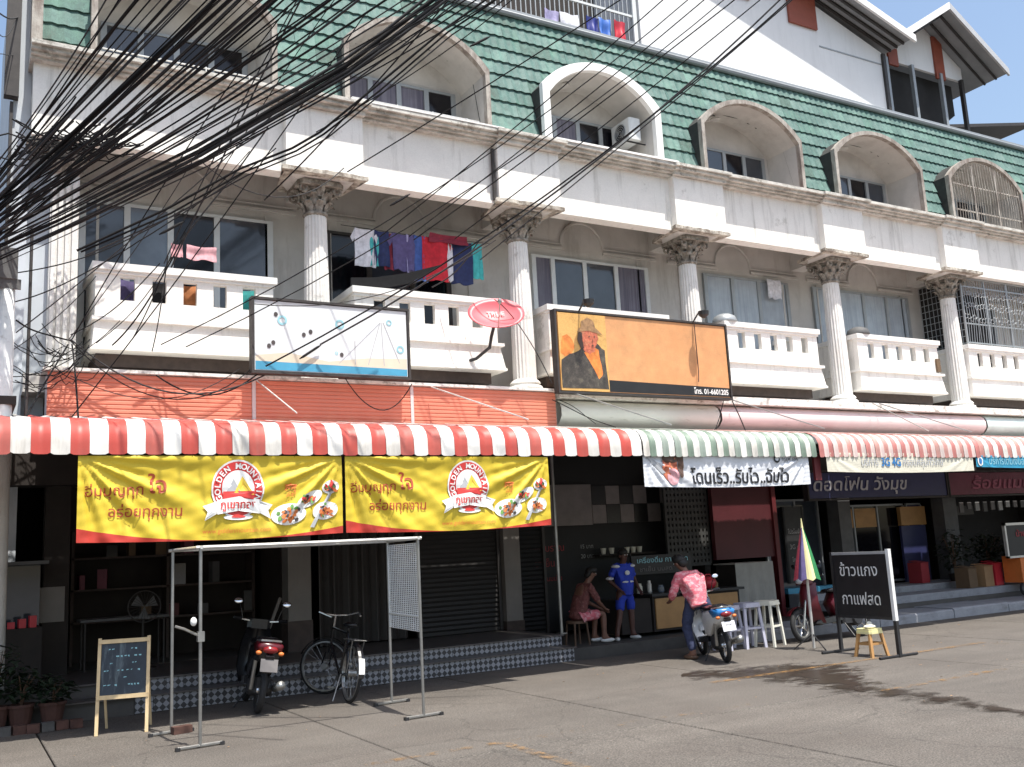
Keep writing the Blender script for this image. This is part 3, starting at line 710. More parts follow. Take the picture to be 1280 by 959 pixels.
def dormer(i, a, c, trim, grille=False):
    t = .12 if i == 2 else .055; yf = 13.80; yi = 14.72; n = 18; m_ = (a+c)/2
    def ring(off, y, zb=8.69):
        pts = [(a+off, y, zb)]
        for k in range(n+1):
            x = a+(c-a)*k/n; zz = arch_z(x, a, c)
            # shrink toward the centre by off
            s = 1-off/((c-a)/2); pts.append((m_+(x-m_)*s, y, zz-off))
        pts.append((c-off, y, zb)); return pts
    o1, o2 = ring(0, yf), ring(t, yf); b0 = ring(0, 14.75); i2 = ring(t, yi)
    N = len(o1)
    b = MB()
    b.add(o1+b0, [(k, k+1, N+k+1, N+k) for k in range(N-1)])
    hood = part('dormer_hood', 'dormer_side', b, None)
    b = MB(); b.add(o2+i2, [(k, N+k, N+k+1, k+1) for k in range(N-1)])
    b.add(i2, [tuple(range(N))]); b.box(a+t, c-t, 14.0, 14.72, 8.64, 8.70)
    part('dormer_lining', 'dormer_inside', b, hood)
    b = MB(); A = ring(-.02, yf-.05); B = ring(t+.01, yf-.05); A2 = ring(-.02, yf+.06); B2 = ring(t+.01, yf+.06)
    b.add(A+B, [(k, k+1, N+k+1, N+k) for k in range(N-1)]); b.add(A+A2, [(k, N+k, N+k+1, k+1) for k in range(N-1)]); b.add(B+B2, [(k, k+1, N+k+1, N+k) for k in range(N-1)])
    part('dormer_trim', trim, b, hood)
    W_ = c-a; wx = [a+.25+(W_-.5)*q/4 for q in range(5)]
    z1 = 9.80
    pm = {0: ['glass_dark', 'glass_dark', 'glass_black', 'glass_black'], 1: ['curtain_violet', 'curtain_violet', 'curtain_violet', 'glass_black'], 2: ['curtain_violet', 'curtain_violet', 'glass_black', 'glass_black']}.get(i, ['glass_blue', 'glass_dark', 'glass_black', 'glass_dark'])
    window(wx, 8.8, z1, pm, 14.715, 'alu_grey', hood, 'window_frame')
    b = MB(); b.lathe([(.09, -.02), (.11, -.06), (.05, -.09)], (m_-.5, 14.3, arch_z(m_-.5, a, c)-.13), 12); part('ceiling_lamp', 'dormer_inside', b, hood)
    if grille:
        b = MB(); y = yf-.02
        for k in range(26):
            x = a+.16+(c-a-.32)*k/25; zt = arch_z(x, a, c)-.14
            b.tube([(x, y, 8.7), (x+.02*sin(k), y-.03, (8.7+zt)/2), (x, y, zt)], .009, 4)
        for z in (9.1, 9.75): b.box(a+.13, c-.13, y-.012, y+.012, z, z+.03)
        for x in (a+.9, a+1.8): b.box(x, x+.035, y-.02, y+.012, 8.7, 10.3)
        part('window_grille', 'dormer_trim', b, hood)
    return hood
for i, (a, c) in enumerate(DORM): dormer(i, a, c, 'dormer_trim_white' if i == 2 else 'dormer_trim', grille=(i == 5))
# sill edges: white in the third bay, reddish tiles in the fourth and fifth
b = MB(); b.box(8.95, 11.7, 13.38, 13.72, 8.692, 8.73); part('sill_strip', 'sill_white', b)
b = MB(); b.box(5.15, 7.9, 13.39, 13.72, 8.692, 8.72); part('sill_strip', 'sill_white', b)
for a, c in (DORM[3], DORM[4]):
    b = MB(); b.box(a+.6, c, 13.6, 13.8, 8.692, 8.735); part('sill_strip', 'red_brown', b)
# pipe rails in the first two dormers
for a, c in DORM[:2]:
    b = MB()
    for z in (8.86, 9.0): b.tube([(a+.15, 13.9, z), (c-.15, 13.9, z)], .014, 6)
    for k in range(4): b.tube([(a+.3+k*.65, 13.9, 8.69), (a+.3+k*.65, 13.9, 9.02)], .012, 6)
    part('dormer_rail', 'steel_pale', b)

# cage of bent bars on the right balcony (sixth bay)
def cage(x0, x1):
    b = MB(); yf = 13.86; rn = random.Random(5)
    for k in range(30):
        x = x0+(x1-x0)*k/29; b.tube([(x, yf, 5.8), (x+.03*rn.uniform(-1, 1), yf-.02, 6.4), (x, yf, 7.42)], .009, 4)
    for k in range(24):
        x = x0+(x1-x0)*(k+.5)/24
        for z in (6.45, 6.75, 7.05):
            b.torus((x, yf-.01, z+rn.uniform(-.04, .04)), .055, .008, 'y', 8, 4)
    for k in range(11):
        y = yf+(15-yf)*k/10; b.tube([(x0, y, 5.8), (x0, y, 7.42)], .01, 4)
    for z in [5.85+.16*k for k in range(10)]: b.tube([(x0, yf, z), (x0, 15, z)], .009, 4)
    for z in (5.84, 6.3, 7.2, 7.4): b.box(x0, x1, yf-.015, yf+.015, z, z+.03)
    for k in range(4): x = x0+(x1-x0)*k/3; b.box(x-.02, x+.02, yf-.02, yf+.02, 5.8, 7.42)
    r = part('balcony_cage', 'alu_grey', b)
    b = MB(); b.box(x0+.015, x0+.03, yf+.03, 14.99, 5.82, 7.42); part('mesh_side', 'shop_dark', b, r)
    b = MB(); b.box(x0+.05, x1, 14.9, 14.92, 5.82, 7.42); part('mesh_back', 'shop_dark', b, r)
cage(20.4, 23.0)

# ---- fascia: orange sheets on the left, cream / pink / green curved canopies on the right
def orange(x0, x1):
    b = MB(); n = 10; z0, z1 = 3.58, 4.16
    for k in range(n):
        za = z0+(z1-z0)*k/n; zb = z0+(z1-z0)*(k+1)/n
        b.add([(x0, 13.40, za), (x1, 13.40, za), (x1, 13.388, za+.012), (x0, 13.388, za+.012), (x1, 13.39, zb-.012), (x0, 13.39, zb-.012), (x1, 13.40, zb), (x0, 13.40, zb)],
              [(0, 1, 2, 3), (3, 2, 4, 5), (5, 4, 6, 7)])
    part('orange_fascia', 'orange_sheet', b)
orange(.98, 3.57); orange(3.63, 5.98); orange(6.04, 8.60)
b = MB(); b.box(.98, 8.62, 13.42, 13.72, 3.4, 4.17); b.box(3.575, 3.625, 13.385, 13.42, 3.56, 4.17); b.box(5.985, 6.035, 13.385, 13.42, 3.56, 4.17); part('fascia_backing', 'canopy_pink', b)
b = MB(); b.box(.92, 8.66, 13.33, 13.75, 4.172, 4.215); part('fascia_flashing', 'canopy_rim', b)
def canopy(x0, x1, m):
    b = MB(); prof = [(13.62, 4.07), (13.50, 4.05), (13.42, 3.99), (13.38, 3.90), (13.38, 3.78), (13.46, 3.68), (13.6, 3.62)]
    n = len(prof); b.add([(x0, y, z) for y, z in prof]+[(x1, y, z) for y, z in prof], [(k, n+k, n+k+1, k+1) for k in range(n-1)])
    part('canopy_fascia', m, b, smooth=True)
canopy(8.70, 12.15, 'canopy_cream'); canopy(12.2, 19.95, 'canopy_pink'); canopy(20.0, 24, 'canopy_green'); canopy(24.05, XR, 'canopy_cream')
b = MB(); b.box(8.68, XR, 13.34, 13.75, 4.08, 4.215); part('canopy_ledge', 'canopy_rim', b)
b = MB(); b.box(8.70, XR, 13.6, 13.75, 3.4, 4.075); part('canopy_backing', 'canopy_cream', b)
for (xa, ya, za, xb, yb, zb) in ((12.15, 13.3, 4.2, 13.3, 12.0, 3.45), (8.7, 13.3, 4.2, 9.7, 11.8, 3.42), (16.4, 13.3, 4.2, 17.4, 12.0, 3.45), (16.2, 13.3, 4.2, 16.1, 12.0, 3.45), (3.6, 13.3, 4.15, 3.9, 12.4, 3.55), (6.3, 13.3, 4.15, 7.1, 11.8, 3.45)):
    b = MB(); b.tube([(xa, ya, za), (xb, yb, zb)], .011, 6); part('awning_stay', 'steel' if xa > 8 else 'steel_pale', b)

# ---- ground floor
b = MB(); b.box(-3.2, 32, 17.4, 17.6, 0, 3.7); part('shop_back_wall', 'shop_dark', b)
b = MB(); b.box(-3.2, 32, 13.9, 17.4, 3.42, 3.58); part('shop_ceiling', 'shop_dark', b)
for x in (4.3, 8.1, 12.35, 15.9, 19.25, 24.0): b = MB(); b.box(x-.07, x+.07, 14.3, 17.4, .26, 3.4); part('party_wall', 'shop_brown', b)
b = MB(); b.box(-3.2, 8.4, 13.75, 14.25, 2.75, 3.42); b.box(12.2, 32, 13.75, 14.0, 2.80, 3.42); part('shop_lintel', 'shop_brown', b)
b = MB(); b.box(-3.4, -3.2, 12.6, 17.6, 0, 3.6); b.box(-3.4, .6, 12.6, 17.6, 3.6, 3.7); part('lean_to', 'shop_brown', b)
def pillar(x0, x1, y0, m, zb=.3, zsplit=None, m2=None):
    b = MB(); b.box(x0, x1, y0, y0+.3, (zsplit or zb), 3.42); r = part('shop_pillar', m, b)
    if zsplit: b = MB(); b.box(x0-.015, x1+.015, y0-.015, y0+.3, zb, zsplit); part('pillar_foot', m2, b, r)
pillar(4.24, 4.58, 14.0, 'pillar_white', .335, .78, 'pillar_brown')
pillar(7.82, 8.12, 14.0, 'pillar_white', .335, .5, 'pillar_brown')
pillar(15.55, 15.9, 13.9, 'pillar_grey', .27); pillar(18.75, 19.2, 13.85, 'pillar_grey', .27)
pillar(1.05, 1.35, 14.0, 'shop_brown', .335)
# roller shutter with real ribs, between the pillars
def shutter(x0, x1, y, z0, z1, m):
    b = MB(); n = int((z1-z0)/.075)
    for k in range(n):
        za = z0+.075*k; b.add([(x0, y, za), (x1, y, za), (x1, y-.014, za+.03), (x0, y-.014, za+.03), (x1, y, za+.072), (x0, y, za+.072)], [(0, 1, 2, 3), (3, 2, 4, 5)])
    b.box(x0, x1, y-.02, y+.02, z0-.05, z0); r = part('roller_shutter', m, b)
    b = MB(); b.box(x0-.05, x0, y-.05, y+.03, z0-.05, z1); b.box(x1, x1+.05, y-.05, y+.03, z0-.05, z1); part('shutter_rail', 'shutter_grey', b, r)
shutter(6.35, 7.75, 14.15, .42, 2.95, 'shutter_dark'); shutter(8.2, 8.75, 14.35, .2, 2.95, 'shop_black')
# folding steel gate, its leaves bunched in a zigzag
b = MB(); x = 4.75
pts = []
k = 0
while x < 6.2: pts.append((x, 14.15+(.07 if k % 2 else 0))); x += .075; k += 1
for i in range(len(pts)-1):
    (xa, ya), (xb, yb) = pts[i], pts[i+1]; b.poly([(xa, ya, .38), (xb, yb, .38), (xb, yb, 2.9), (xa, ya, 2.9)])
for i in range(0, len(pts), 3): b.tube([(pts[i][0], 14.13, .38), (pts[i][0], 14.13, 2.9)], .012, 5)
part('folding_gate', 'shutter_grey', b)
b = MB(); b.box(1.4, 4.2, 15.8, 15.86, .34, 3.2); part('inner_partition', 'shop_brown', b)
# coffee shop wall: pale panel, chequered tiles, lattice, maroon panel
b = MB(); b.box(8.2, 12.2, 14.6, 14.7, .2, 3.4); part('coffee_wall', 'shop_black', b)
b = MB(); b.box(8.75, 9.95, 14.5, 14.58, 2.0, 2.72); part('wall_panel', 'check_pale', b)
for r in range(2):
    for c in range(6):
        b = MB(); x = 9.98+c*.31; z = 2.36-r*.34
        b.box(x, x+.30, 14.53, 14.59, z, z+.33); part('wall_tile', 'check_pale' if (r+c) % 2 else 'tile_black', b)
def lattice(x0, x1, z0, z1, y):
    b = MB(); nx = 11; nz = 14; dx = (x1-x0)/nx; dz = (z1-z0)/nz; q = .28
    for i in range(nx+1): b.box(x0+dx*(i-q), x0+dx*(i+q), y, y+.05, z0, z1)
    for j in range(nz+1): b.box(x0, x1, y+.004, y+.046, z0+dz*(j-q), z0+dz*(j+q))
    return b
b = lattice(11.3, 12.27, 1.2, 2.75, 14.1); part('lattice_wall', 'lattice', b)
b = MB(); b.box(12.28, 13.75, 13.95, 14.05, 1.25, 2.75); r = part('maroon_panel', 'maroon', b)
b = MB(); b.box(13.75, 13.85, 13.9, 14.07, .13, 2.7); part('maroon_post', 'maroon_edge', b, r)
# menu lettering on the dark wall
def lettering(lines, m, parent, name='lettering'):
    for (t, s, c, kw) in lines:
        b = MB(); put_text(b, t, s, c, **kw)
        if b.f: b.build(name, m, parent)
lettering([('กาแฟโบราณ', .17, (8.95, 14.59, 1.62), {}), ('ชาเย็น', .17, (8.95, 14.59, 1.36), {}), ('โกโก้ นมเย็น', .12, (9.0, 14.59, 1.1), {})], 'letter_red', H)
lettering([('15 บาท', .1, (9.85, 14.59, 1.62), {}), ('20 บาท', .1, (9.85, 14.59, 1.45), {})], 'paint_grey', H)
# phone shop: doors, windows and stickers
def glazed(x0, x1, z0, z1, y, cols, pm, fm='alu_grey', top=None):
    b = MB(); f = .04; n = len(cols)+1; xs = [x0]+cols+[x1]
    b.box(x0, x1, y-.05, y, z1-f, z1); b.box(x0, x1, y-.05, y, z0, z0+f)
    for x in xs: b.box(x-f/2, x+f/2, y-.054, y, z0+f, z1-f)
    r = part('shop_window', fm, b)
    for k in range(len(xs)-1):
        b = MB(); b.box(xs[k]+f/2, xs[k+1]-f/2, y-.02, y-.012, z0+f, z1-f); part('pane', pm[k % len(pm)], b, r)
    return r
r = glazed(16.0, 18.2, .55, 2.2, 14.5, [16.6, 17.35], ['glass_dark', 'glass_black', 'glass_black'])
b = MB(); b.box(16.03, 16.58, 14.455, 14.465, 1.72, 2.12); b.box(16.65, 17.3, 14.455, 14.465, 1.72, 2.12); part('window_sticker', 'ochre', b, r)
b = MB(); b.lathe([(.10, -.004), (.10, 0)], (16.25, 14.45, 1.92), 14, 'y'); b.lathe([(.08, -.004), (.08, 0)], (16.45, 14.45, 1.94), 14, 'y'); part('window_sticker', 'letter_red', b, r)
r = glazed(18.25, 18.72, .55, 2.2, 14.45, [], ['navy_sign'])
b = MB(); b.box(17.9, 18.72, 14.30, 14.39, 1.72, 2.12); part('door_sign', 'ochre', b, r)
b = MB(); b.box(17.9, 18.7, 14.32, 14.38, .5, 1.71); part('blue_door', 'navy_sign', b)
r = glazed(13.95, 15.45, .45, 2.35, 14.4, [14.8], ['glass_blue', 'glass_dark'])
b = MB(); b.bbox((14.55, 14.2, 1.45), (.55, .05, 1.5), None, None, .05); r2 = part('menu_stand', 'black_metal', b)
lettering([('โปรโมชั่น', .11, (14.55, 14.165, 1.7), {}), ('3G 4G', .13, (14.55, 14.165, 1.4), {}), ('โทรฟรี', .11, (14.55, 14.165, 1.15), {})], 'paint_grey', r2)
b = MB(); b.box(14.0, 15.4, 13.95, 14.2, .27, .62); part('glass_counter', 'billboard_blue', b)
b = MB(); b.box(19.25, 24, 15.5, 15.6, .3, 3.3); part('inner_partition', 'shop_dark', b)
b = MB(); b.box(19.3, 20.7, 14.5, 14.56, 1.9, 2.1); part('shop_window', 'shutter_grey', b)

# ================================================================== ROOFTOP
P = thing('rooftop_house', (16, 16, 11.65), 'white rooftop house with a sloping metal roof and red shutters behind the tiled roof', 'rooftop house')
b = MB(); b.prism([(12.25, 14.87, 11.65), (19.95, 14.87, 11.65), (19.95, 14.87, 13.55), (13.2, 14.87, 15.75), (12.25, 14.87, 15.3)], (0, 4.5, 0)); b.build('wall', 'gable_white', P)
b = MB(); b.prism([(13.2, 14.25, 15.83), (20.35, 14.25, 13.70), (20.35, 14.25, 13.78), (13.2, 14.25, 15.93)], (0, 5.4, 0))
ro = b.build('roof', 'roof_metal_under', P)
b = MB(); b.prism([(13.2, 14.18, 15.78), (20.45, 14.18, 13.62), (20.45, 14.18, 13.80), (13.2, 14.18, 15.96)], (0, .06, 0)); b.build('bargeboard', 'gable_white', P)
b = MB()
for k in range(3): y = 14.42+.2*k; b.prism([(13.2, y, 15.76), (20.3, y, 13.64), (20.3, y, 13.70), (13.2, y, 15.82)], (0, .05, 0))
b.build('purlin', 'dark_frame', P)
for x0, x1, z0, z1 in ((16.72, 17.65, 13.60, 14.6), (14.5, 15.5, 13.85, 15.0)):
    b = MB(); b.box(x0, x1, 14.81, 14.86, z0, z1); r = b.build('shutter', 'red_brown', P)
b = MB(); b.box(19.92, 20.02, 14.8, 14.87, 11.65, 13.5); b.build('corner_post', 'dark_frame', P)
b = MB(); b.prism([(12.3, 15.17, 14.8), (20.2, 15.17, 12.95), (20.2, 15.17, 12.98), (12.3, 15.17, 14.83)], (0, .03, 0)) if False else b.box(17.7, 19.9, 14.855, 14.87, 13.2, 13.23); b.build('wall_batten', 'alu_grey', P)

G = thing('rooftop_loft', (22.8, 16, 11.65), 'open rooftop loft under a pointed gable with two red-brown strips', 'rooftop house')
def gslab(x0, z0, x1, z1, y0, y1, t, m, name):
    b = MB(); b.prism([(x0, y0, z0), (x1, y0, z1), (x1, y0, z1+t), (x0, y0, z0+t)], (0, y1-y0, 0)); return b.build(name, m, G)
gslab(20.5, 13.95, 22.75, 15.40, 14.72, 18.5, .06, 'roof_metal_under', 'roof_slope'); gslab(22.75, 15.40, 25.0, 13.98, 14.72, 18.5, .06, 'roof_metal_under', 'roof_slope')
gslab(20.45, 13.88, 22.75, 15.36, 14.66, 14.72, .20, 'gable_white', 'bargeboard'); gslab(22.75, 15.36, 25.05, 13.92, 14.66, 14.72, .20, 'roof_metal', 'bargeboard')
b = MB(); b.prism([(20.9, 15.6, 14.0), (24.3, 15.6, 14.0), (24.3, 15.6, 14.4), (22.75, 15.6, 15.38), (20.9, 15.6, 14.2)], (0, .08, 0)); b.build('gable_wall', 'gable_white', G)
for y in (14.95, 15.3):
    b = MB(); b.prism([(20.6, y, 13.88), (22.75, y, 15.28), (24.9, y, 13.9), (24.9, y, 13.95), (22.75, y, 15.35), (20.6, y, 13.94)], (0, .05, 0)); b.build('purlin', 'dark_frame', G)
for x in (21.15, 23.1): b = MB(); b.box(x, x+.38, 15.54, 15.60, 13.85, 14.35 if x < 22 else 15.1); b.build('gable_strip', 'red_brown', G)
for x in (20.95, 22.0, 23.2, 24.1): b = MB(); b.box(x, x+.10, 15.5, 15.6, 11.65, 14.0); b.build('post', 'alu_grey' if x < 24 else 'dark_frame', G)
b = MB(); b.prism([(20.3, 15.9, 11.65), (22.1, 15.9, 11.65), (24.2, 15.9, 13.1), (24.2, 15.9, 13.98), (20.3, 15.9, 13.98)], (0, .1, 0)); b.build('loft_shade_sheet', 'shop_dark', G)  # dark sheet added to stand in for the shade inside the open loft
b = MB(); b.tube([(21, 15.55, 12.35), (24.1, 15.55, 12.35)], .025, 6); b.build('railing', 'alu_grey', G)
N = thing('far_roof', (27, 19, 11.65), 'dark low roof edge beyond the rooftop loft, against the sky', 'roof')
b = MB(); b.prism([(25.0, 17, 13.35), (30, 17, 14.35), (30, 17, 14.45), (25.0, 17, 13.45)], (0, 2, 0)); b.build('roof_slab', 'dark_frame', N)
b = MB(); b.box(25.6, 30, 18, 19, 11.65, 13.6); b.build('wall', 'side_wall', N)

K = thing('rooftop_cage', (9, 15, 11.66), 'rooftop balcony closed with thin upright bars, hung with washing', 'cage')
b = MB(); b.box(5.5, 12.2, 16.4, 16.5, 11.66, 14.6); b.build('back_screen', 'shop_brown', K)
barp = None; x = 5.55
while x < 12.15:
    if barp is None: b = MB(); b.tube([(x, 14.95, 11.66), (x, 14.95, 14.2)], .016, 5); barp = (b.build('cage_bar', 'alu_grey', K), x)
    else: c = barp[0].copy(); COL.objects.link(c); c.location.x += x-barp[1]; ORG[c] = ORG[barp[0]]
    x += .115
for z in (11.75, 12.62, 13.6): b = MB(); b.box(5.5, 12.2, 14.93, 14.97, z, z+.05); b.build('rail', 'alu_white', K)
b = MB(); b.box(12.28, 12.45, 14.95, 15.1, 11.66, 14.5); b.build('post', 'dark_frame', K)
b = MB(); b.box(12.1, 12.2, 14.9, 15.0, 11.66, 14.5); b.build('post', 'alu_white', K)
def garment(name, x, y, z, wd, h, m, label, cat='garment', group=None, sleeves=False, amp=.02, seed=0):
    b = MB(); n = 10; mrow = 8; rn = random.Random(seed+int(x*100)); ph = rn.uniform(0, 6)
    vs = []
    for j in range(mrow+1):
        for i in range(n+1):
            u = i/n; v = j/mrow; ww = wd*(1-.10*v*sin(ph)); sag = .02*sin(pi*u)
            vs.append((x+(u-.5)*ww, y+amp*sin(u*9+ph+v)*(.3+v)+.01*sin(v*7+ph), z-h*v-sag*(1-v)-(.03*abs(sin(u*5+ph)) if j == mrow else 0)))
    fs = [(j*(n+1)+i, j*(n+1)+i+1, (j+1)*(n+1)+i+1, (j+1)*(n+1)+i) for j in range(mrow) for i in range(n)]
    b.add(vs, fs)
    if sleeves:
        for s in (-1, 1):
            b.add([(x+s*wd*.5, y, z-.01), (x+s*wd*.72, y+.01, z-.16), (x+s*wd*.60, y+.01, z-.24), (x+s*wd*.47, y, z-.14)], [(0, 1, 2, 3)])
    # thickness: a back layer
    o = len(b.v); b.v += [Vector((v.x, v.y+.012, v.z)) for v in b.v[:o]]; F = list(b.f); b.f += [tuple(i+o for i in reversed(f)) for f in F]; b.m += [0]*len(F)
    o_ = b.build(name, m, smooth=True); tag(o_, label, cat, group); return o_
GC = 'washing hung on the rooftop cage'
def hx(px, py, Y=14.85): return at(px, py, Y)
for px, wd, m, lab in ((690, .35, 'cloth_lilac', 'lilac cloth hanging leftmost on the rooftop cage'), (712, .42, 'cloth_white', 'crumpled white cloth hanging on the rooftop cage'),
                       (741, .30, 'plastic_navy', 'dark blue cloth bag hanging on the rooftop cage'), (756, .30, 'plastic_blue', 'bright blue cloth bag hanging on the rooftop cage'), (775, .30, 'plastic_red', 'red cloth bag hanging rightmost on the rooftop cage')):
    p = hx(px, 18+.16*(px-690)); garment('hanging_cloth', p.x, 14.86, p.z+.1, wd, .42, m, lab, 'cloth', GC, amp=.05)

# ================================================================== AWNINGS
def awning(name, x0, x1, sw, mats, label, lip_y=10.3, z0=2.766, z1=3.155, tone=None, back=(13.35, 3.58)):
    A = thing(name, ((x0+x1)/2, 12, z0), label, 'awning')
    n = round((x1-x0)/sw); sw = (x1-x0)/n; rn = random.Random(int(x0*10)+2)
    prof = [(lip_y, z0), (lip_y+.005, z0+.10), (lip_y+.01, z0+.19), (lip_y+.05, z0+.275), (lip_y+.12, z0+.335), (lip_y+.22, z0+.37), (lip_y+.36, z1), (12.0, 3.36), back]
    vr = {m_: [m_, m_+'_old', m_] for m_ in mats}
    for k in range(n):
        b = MB(); seg = 6; xa = x0+sw*k; dj = rn.uniform(-.008, .008); vs = []
        for i in range(seg+1):
            u = i/seg; bump_ = .012*cos(u*2*pi*1.0)
            for q, (y, z) in enumerate(prof):
                nrm = (-1, .2) if q < 3 else ((-.7, .7) if q < 5 else (0, 1))
                zz = z+nrm[1]*bump_+dj*.5
                if q == 0: zz = z-.008+(.014 if i in (0, seg) else 0)+dj
                vs.append((xa+sw*u, y+nrm[0]*bump_+dj, zz))
        m_ = len(prof); b.add(vs, [(i*m_+q, i*m_+q+1, (i+1)*m_+q+1, (i+1)*m_+q) for i in range(seg) for q in range(m_-1)])
        b.build('awning_strip', rn.choice(vr[mats[k % len(mats)]]), A, True)
    b = MB(); b.tube([(x0, lip_y+.07, z0+.07), (x1, lip_y+.07, z0+.07)], .022, 6)
    for k in range(int((x1-x0)/2)+1):
        x = x0+.1+(x1-x0-.2)*k/max(1, int((x1-x0)/2)); b.tube([(x, lip_y+.07, z0+.07), (x, 13.5, 3.25)], .02, 5)
    b.build('awning_frame', 'dark_frame', A)
    return A
awning('striped_awning', -3.2, 7.93, .175, ['awning_red', 'awning_white'], 'long red and white striped awning over the shops on the left')
awning('striped_awning', 7.95, 11.18, .109, ['awning_white', 'awning_green'], 'green and white finely striped awning over the coffee shop')
awning('striped_awning', 11.24, 15.06, .102, ['awning_pink', 'awning_rose'], 'faded pink and rose striped awning above the cream banner')
awning('striped_awning', 15.08, 25.8, .126, ['awning_pink', 'awning_white'], 'faded red and white striped awning at the right end')
# posts under the awning
for (x, y, lab) in ((8.05, 12.75, 'thin dark steel post beside the coffee shop, under the red awning'),):
    b = MB(); b.tube([(x, y, .34), (x, y, 3.3)], .025, 8); b.bbox((x, y, .35), (.12, .12, .02)); tag(b.build('awning_post', 'steel', smooth=False), lab, 'post')

# ================================================================== BANNERS
def fold(u, v, W, Hh, amp):
    s = 0
    for (cu, ph) in ((0, .3), (1, 1.1)):
        dx = (u-cu)*W; dz = (1-v)*Hh; r = sqrt(dx*dx+dz*dz)+.02; a = atan2(dz, abs(dx)+1e-6)
        s += (sin(a*17+ph)+.7*sin(a*31+ph*2))*min(1, r*2.2)*math.exp(-r*.85)
    s += .35*sin((1-v)*Hh*16+u*5)*.5*(sin(u*pi)) + .4*sin(u*23+v*3)*.25 + .07*sin(u*61+v*13+3*sin(v*9))+.05*sin((u-v)*47)
    return -amp*s-.05*sin(v*pi)*0
def banner(x0, x1, z0, z1, y, m, label, amp=.026, sagl=0, sagr=0, name='banner'):
    kk = 10.3/10.6; x0 *= kk; x1 *= kk; z0 = 1.6+(z0-1.6)*kk; z1 = 1.6+(z1-1.6)*kk; y *= kk
    W = x1-x0; Hh = z1-z0
    def F(u, v, d=0):          # u,v in the cloth -> 3D
        zb = z0+.025*sin(pi*u)*(1-v)*-1
        return (x0+W*u, y+fold(u, v, W, Hh, amp)-d, z1-(z1-zb)*(1-v)-.02*sin(pi*u)*0)
    nx, nz = 120, 44; b = MB(); vs = [F(i/nx, j/nz) for j in range(nz+1) for i in range(nx+1)]
    b.add(vs, [(j*(nx+1)+i, j*(nx+1)+i+1, (j+1)*(nx+1)+i+1, (j+1)*(nx+1)+i) for j in range(nz) for i in range(nx)])
    T = thing(name, ((x0+x1)/2, y, z0), label, 'banner')
    o = b.build('cloth', m, T, True)
    uv = o.data.uv_layers.new(name='UVMap')
    for l_ in o.data.loops:
        j, i = divmod(l_.vertex_index, nx+1); uv.data[l_.index].uv = (i/nx, j/nz)
    return T, F, W, Hh
class Print:           # flat print laid on a cloth: layered shapes that follow its folds
    def __init__(s, F, W, H_): s.F, s.W, s.H = F, W, H_; s.layer = 0; s.b = {}
    def mb(s, m): return s.b.setdefault(m, MB())
    def pts(s, P_, d): return [s.F(px/s.W, pz/s.H, d*1.5+.003) for px, pz in P_]
    def fan(s, P_, m, d):
        n = len(P_); cx_ = sum(p[0] for p in P_)/n; cz_ = sum(p[1] for p in P_)/n; rings = [0, .33, .66, 1]; vs = []
        for r in rings[1:]: vs += [(cx_+(p[0]-cx_)*r, cz_+(p[1]-cz_)*r) for p in P_]
        V_ = s.pts([(cx_, cz_)]+vs, d); fs = [(0, 1+i, 1+(i+1) % n) for i in range(n)]
        for q in range(2): fs += [(1+q*n+i, 1+(q+1)*n+i, 1+(q+1)*n+(i+1) % n, 1+q*n+(i+1) % n) for i in range(n)]
        s.mb(m).add(V_, fs)
    def disc(s, cx, cz, rx, rz, m, d, rot=0, n=24, a0=0, a1=2*pi):
        P_ = []
        for i in range(n):
            a = a0+(a1-a0)*i/n; x, z = rx*cos(a), rz*sin(a); P_.append((cx+x*cos(rot)-z*sin(rot), cz+x*sin(rot)+z*cos(rot)))
        s.fan(P_, m, d)
    def txt(s, t, size, cx, cz, m, d=.008, rot=0, bold=.0, fit=None, sx=1, shear=0):
        vs, fs = text(t, size, None, bold, shear, sx)
        if not vs: return
        k = fit/(max(v[0] for v in vs)*2) if fit else 1
        P_ = [(cx+(v[0]*k)*cos(rot)-v[2]*k*sin(rot), cz+(v[0]*k)*sin(rot)+v[2]*k*cos(rot)) for v in vs]
        s.mb(m).add(s.pts(P_, d), fs)
    def done(s, parent, names):
        for m, b in s.b.items():
            if b.f:
                o = b.build(names.get(m, 'small_print'), m, parent)
                if names.get(m) != 'lettering': o['kind'] = 'stuff'
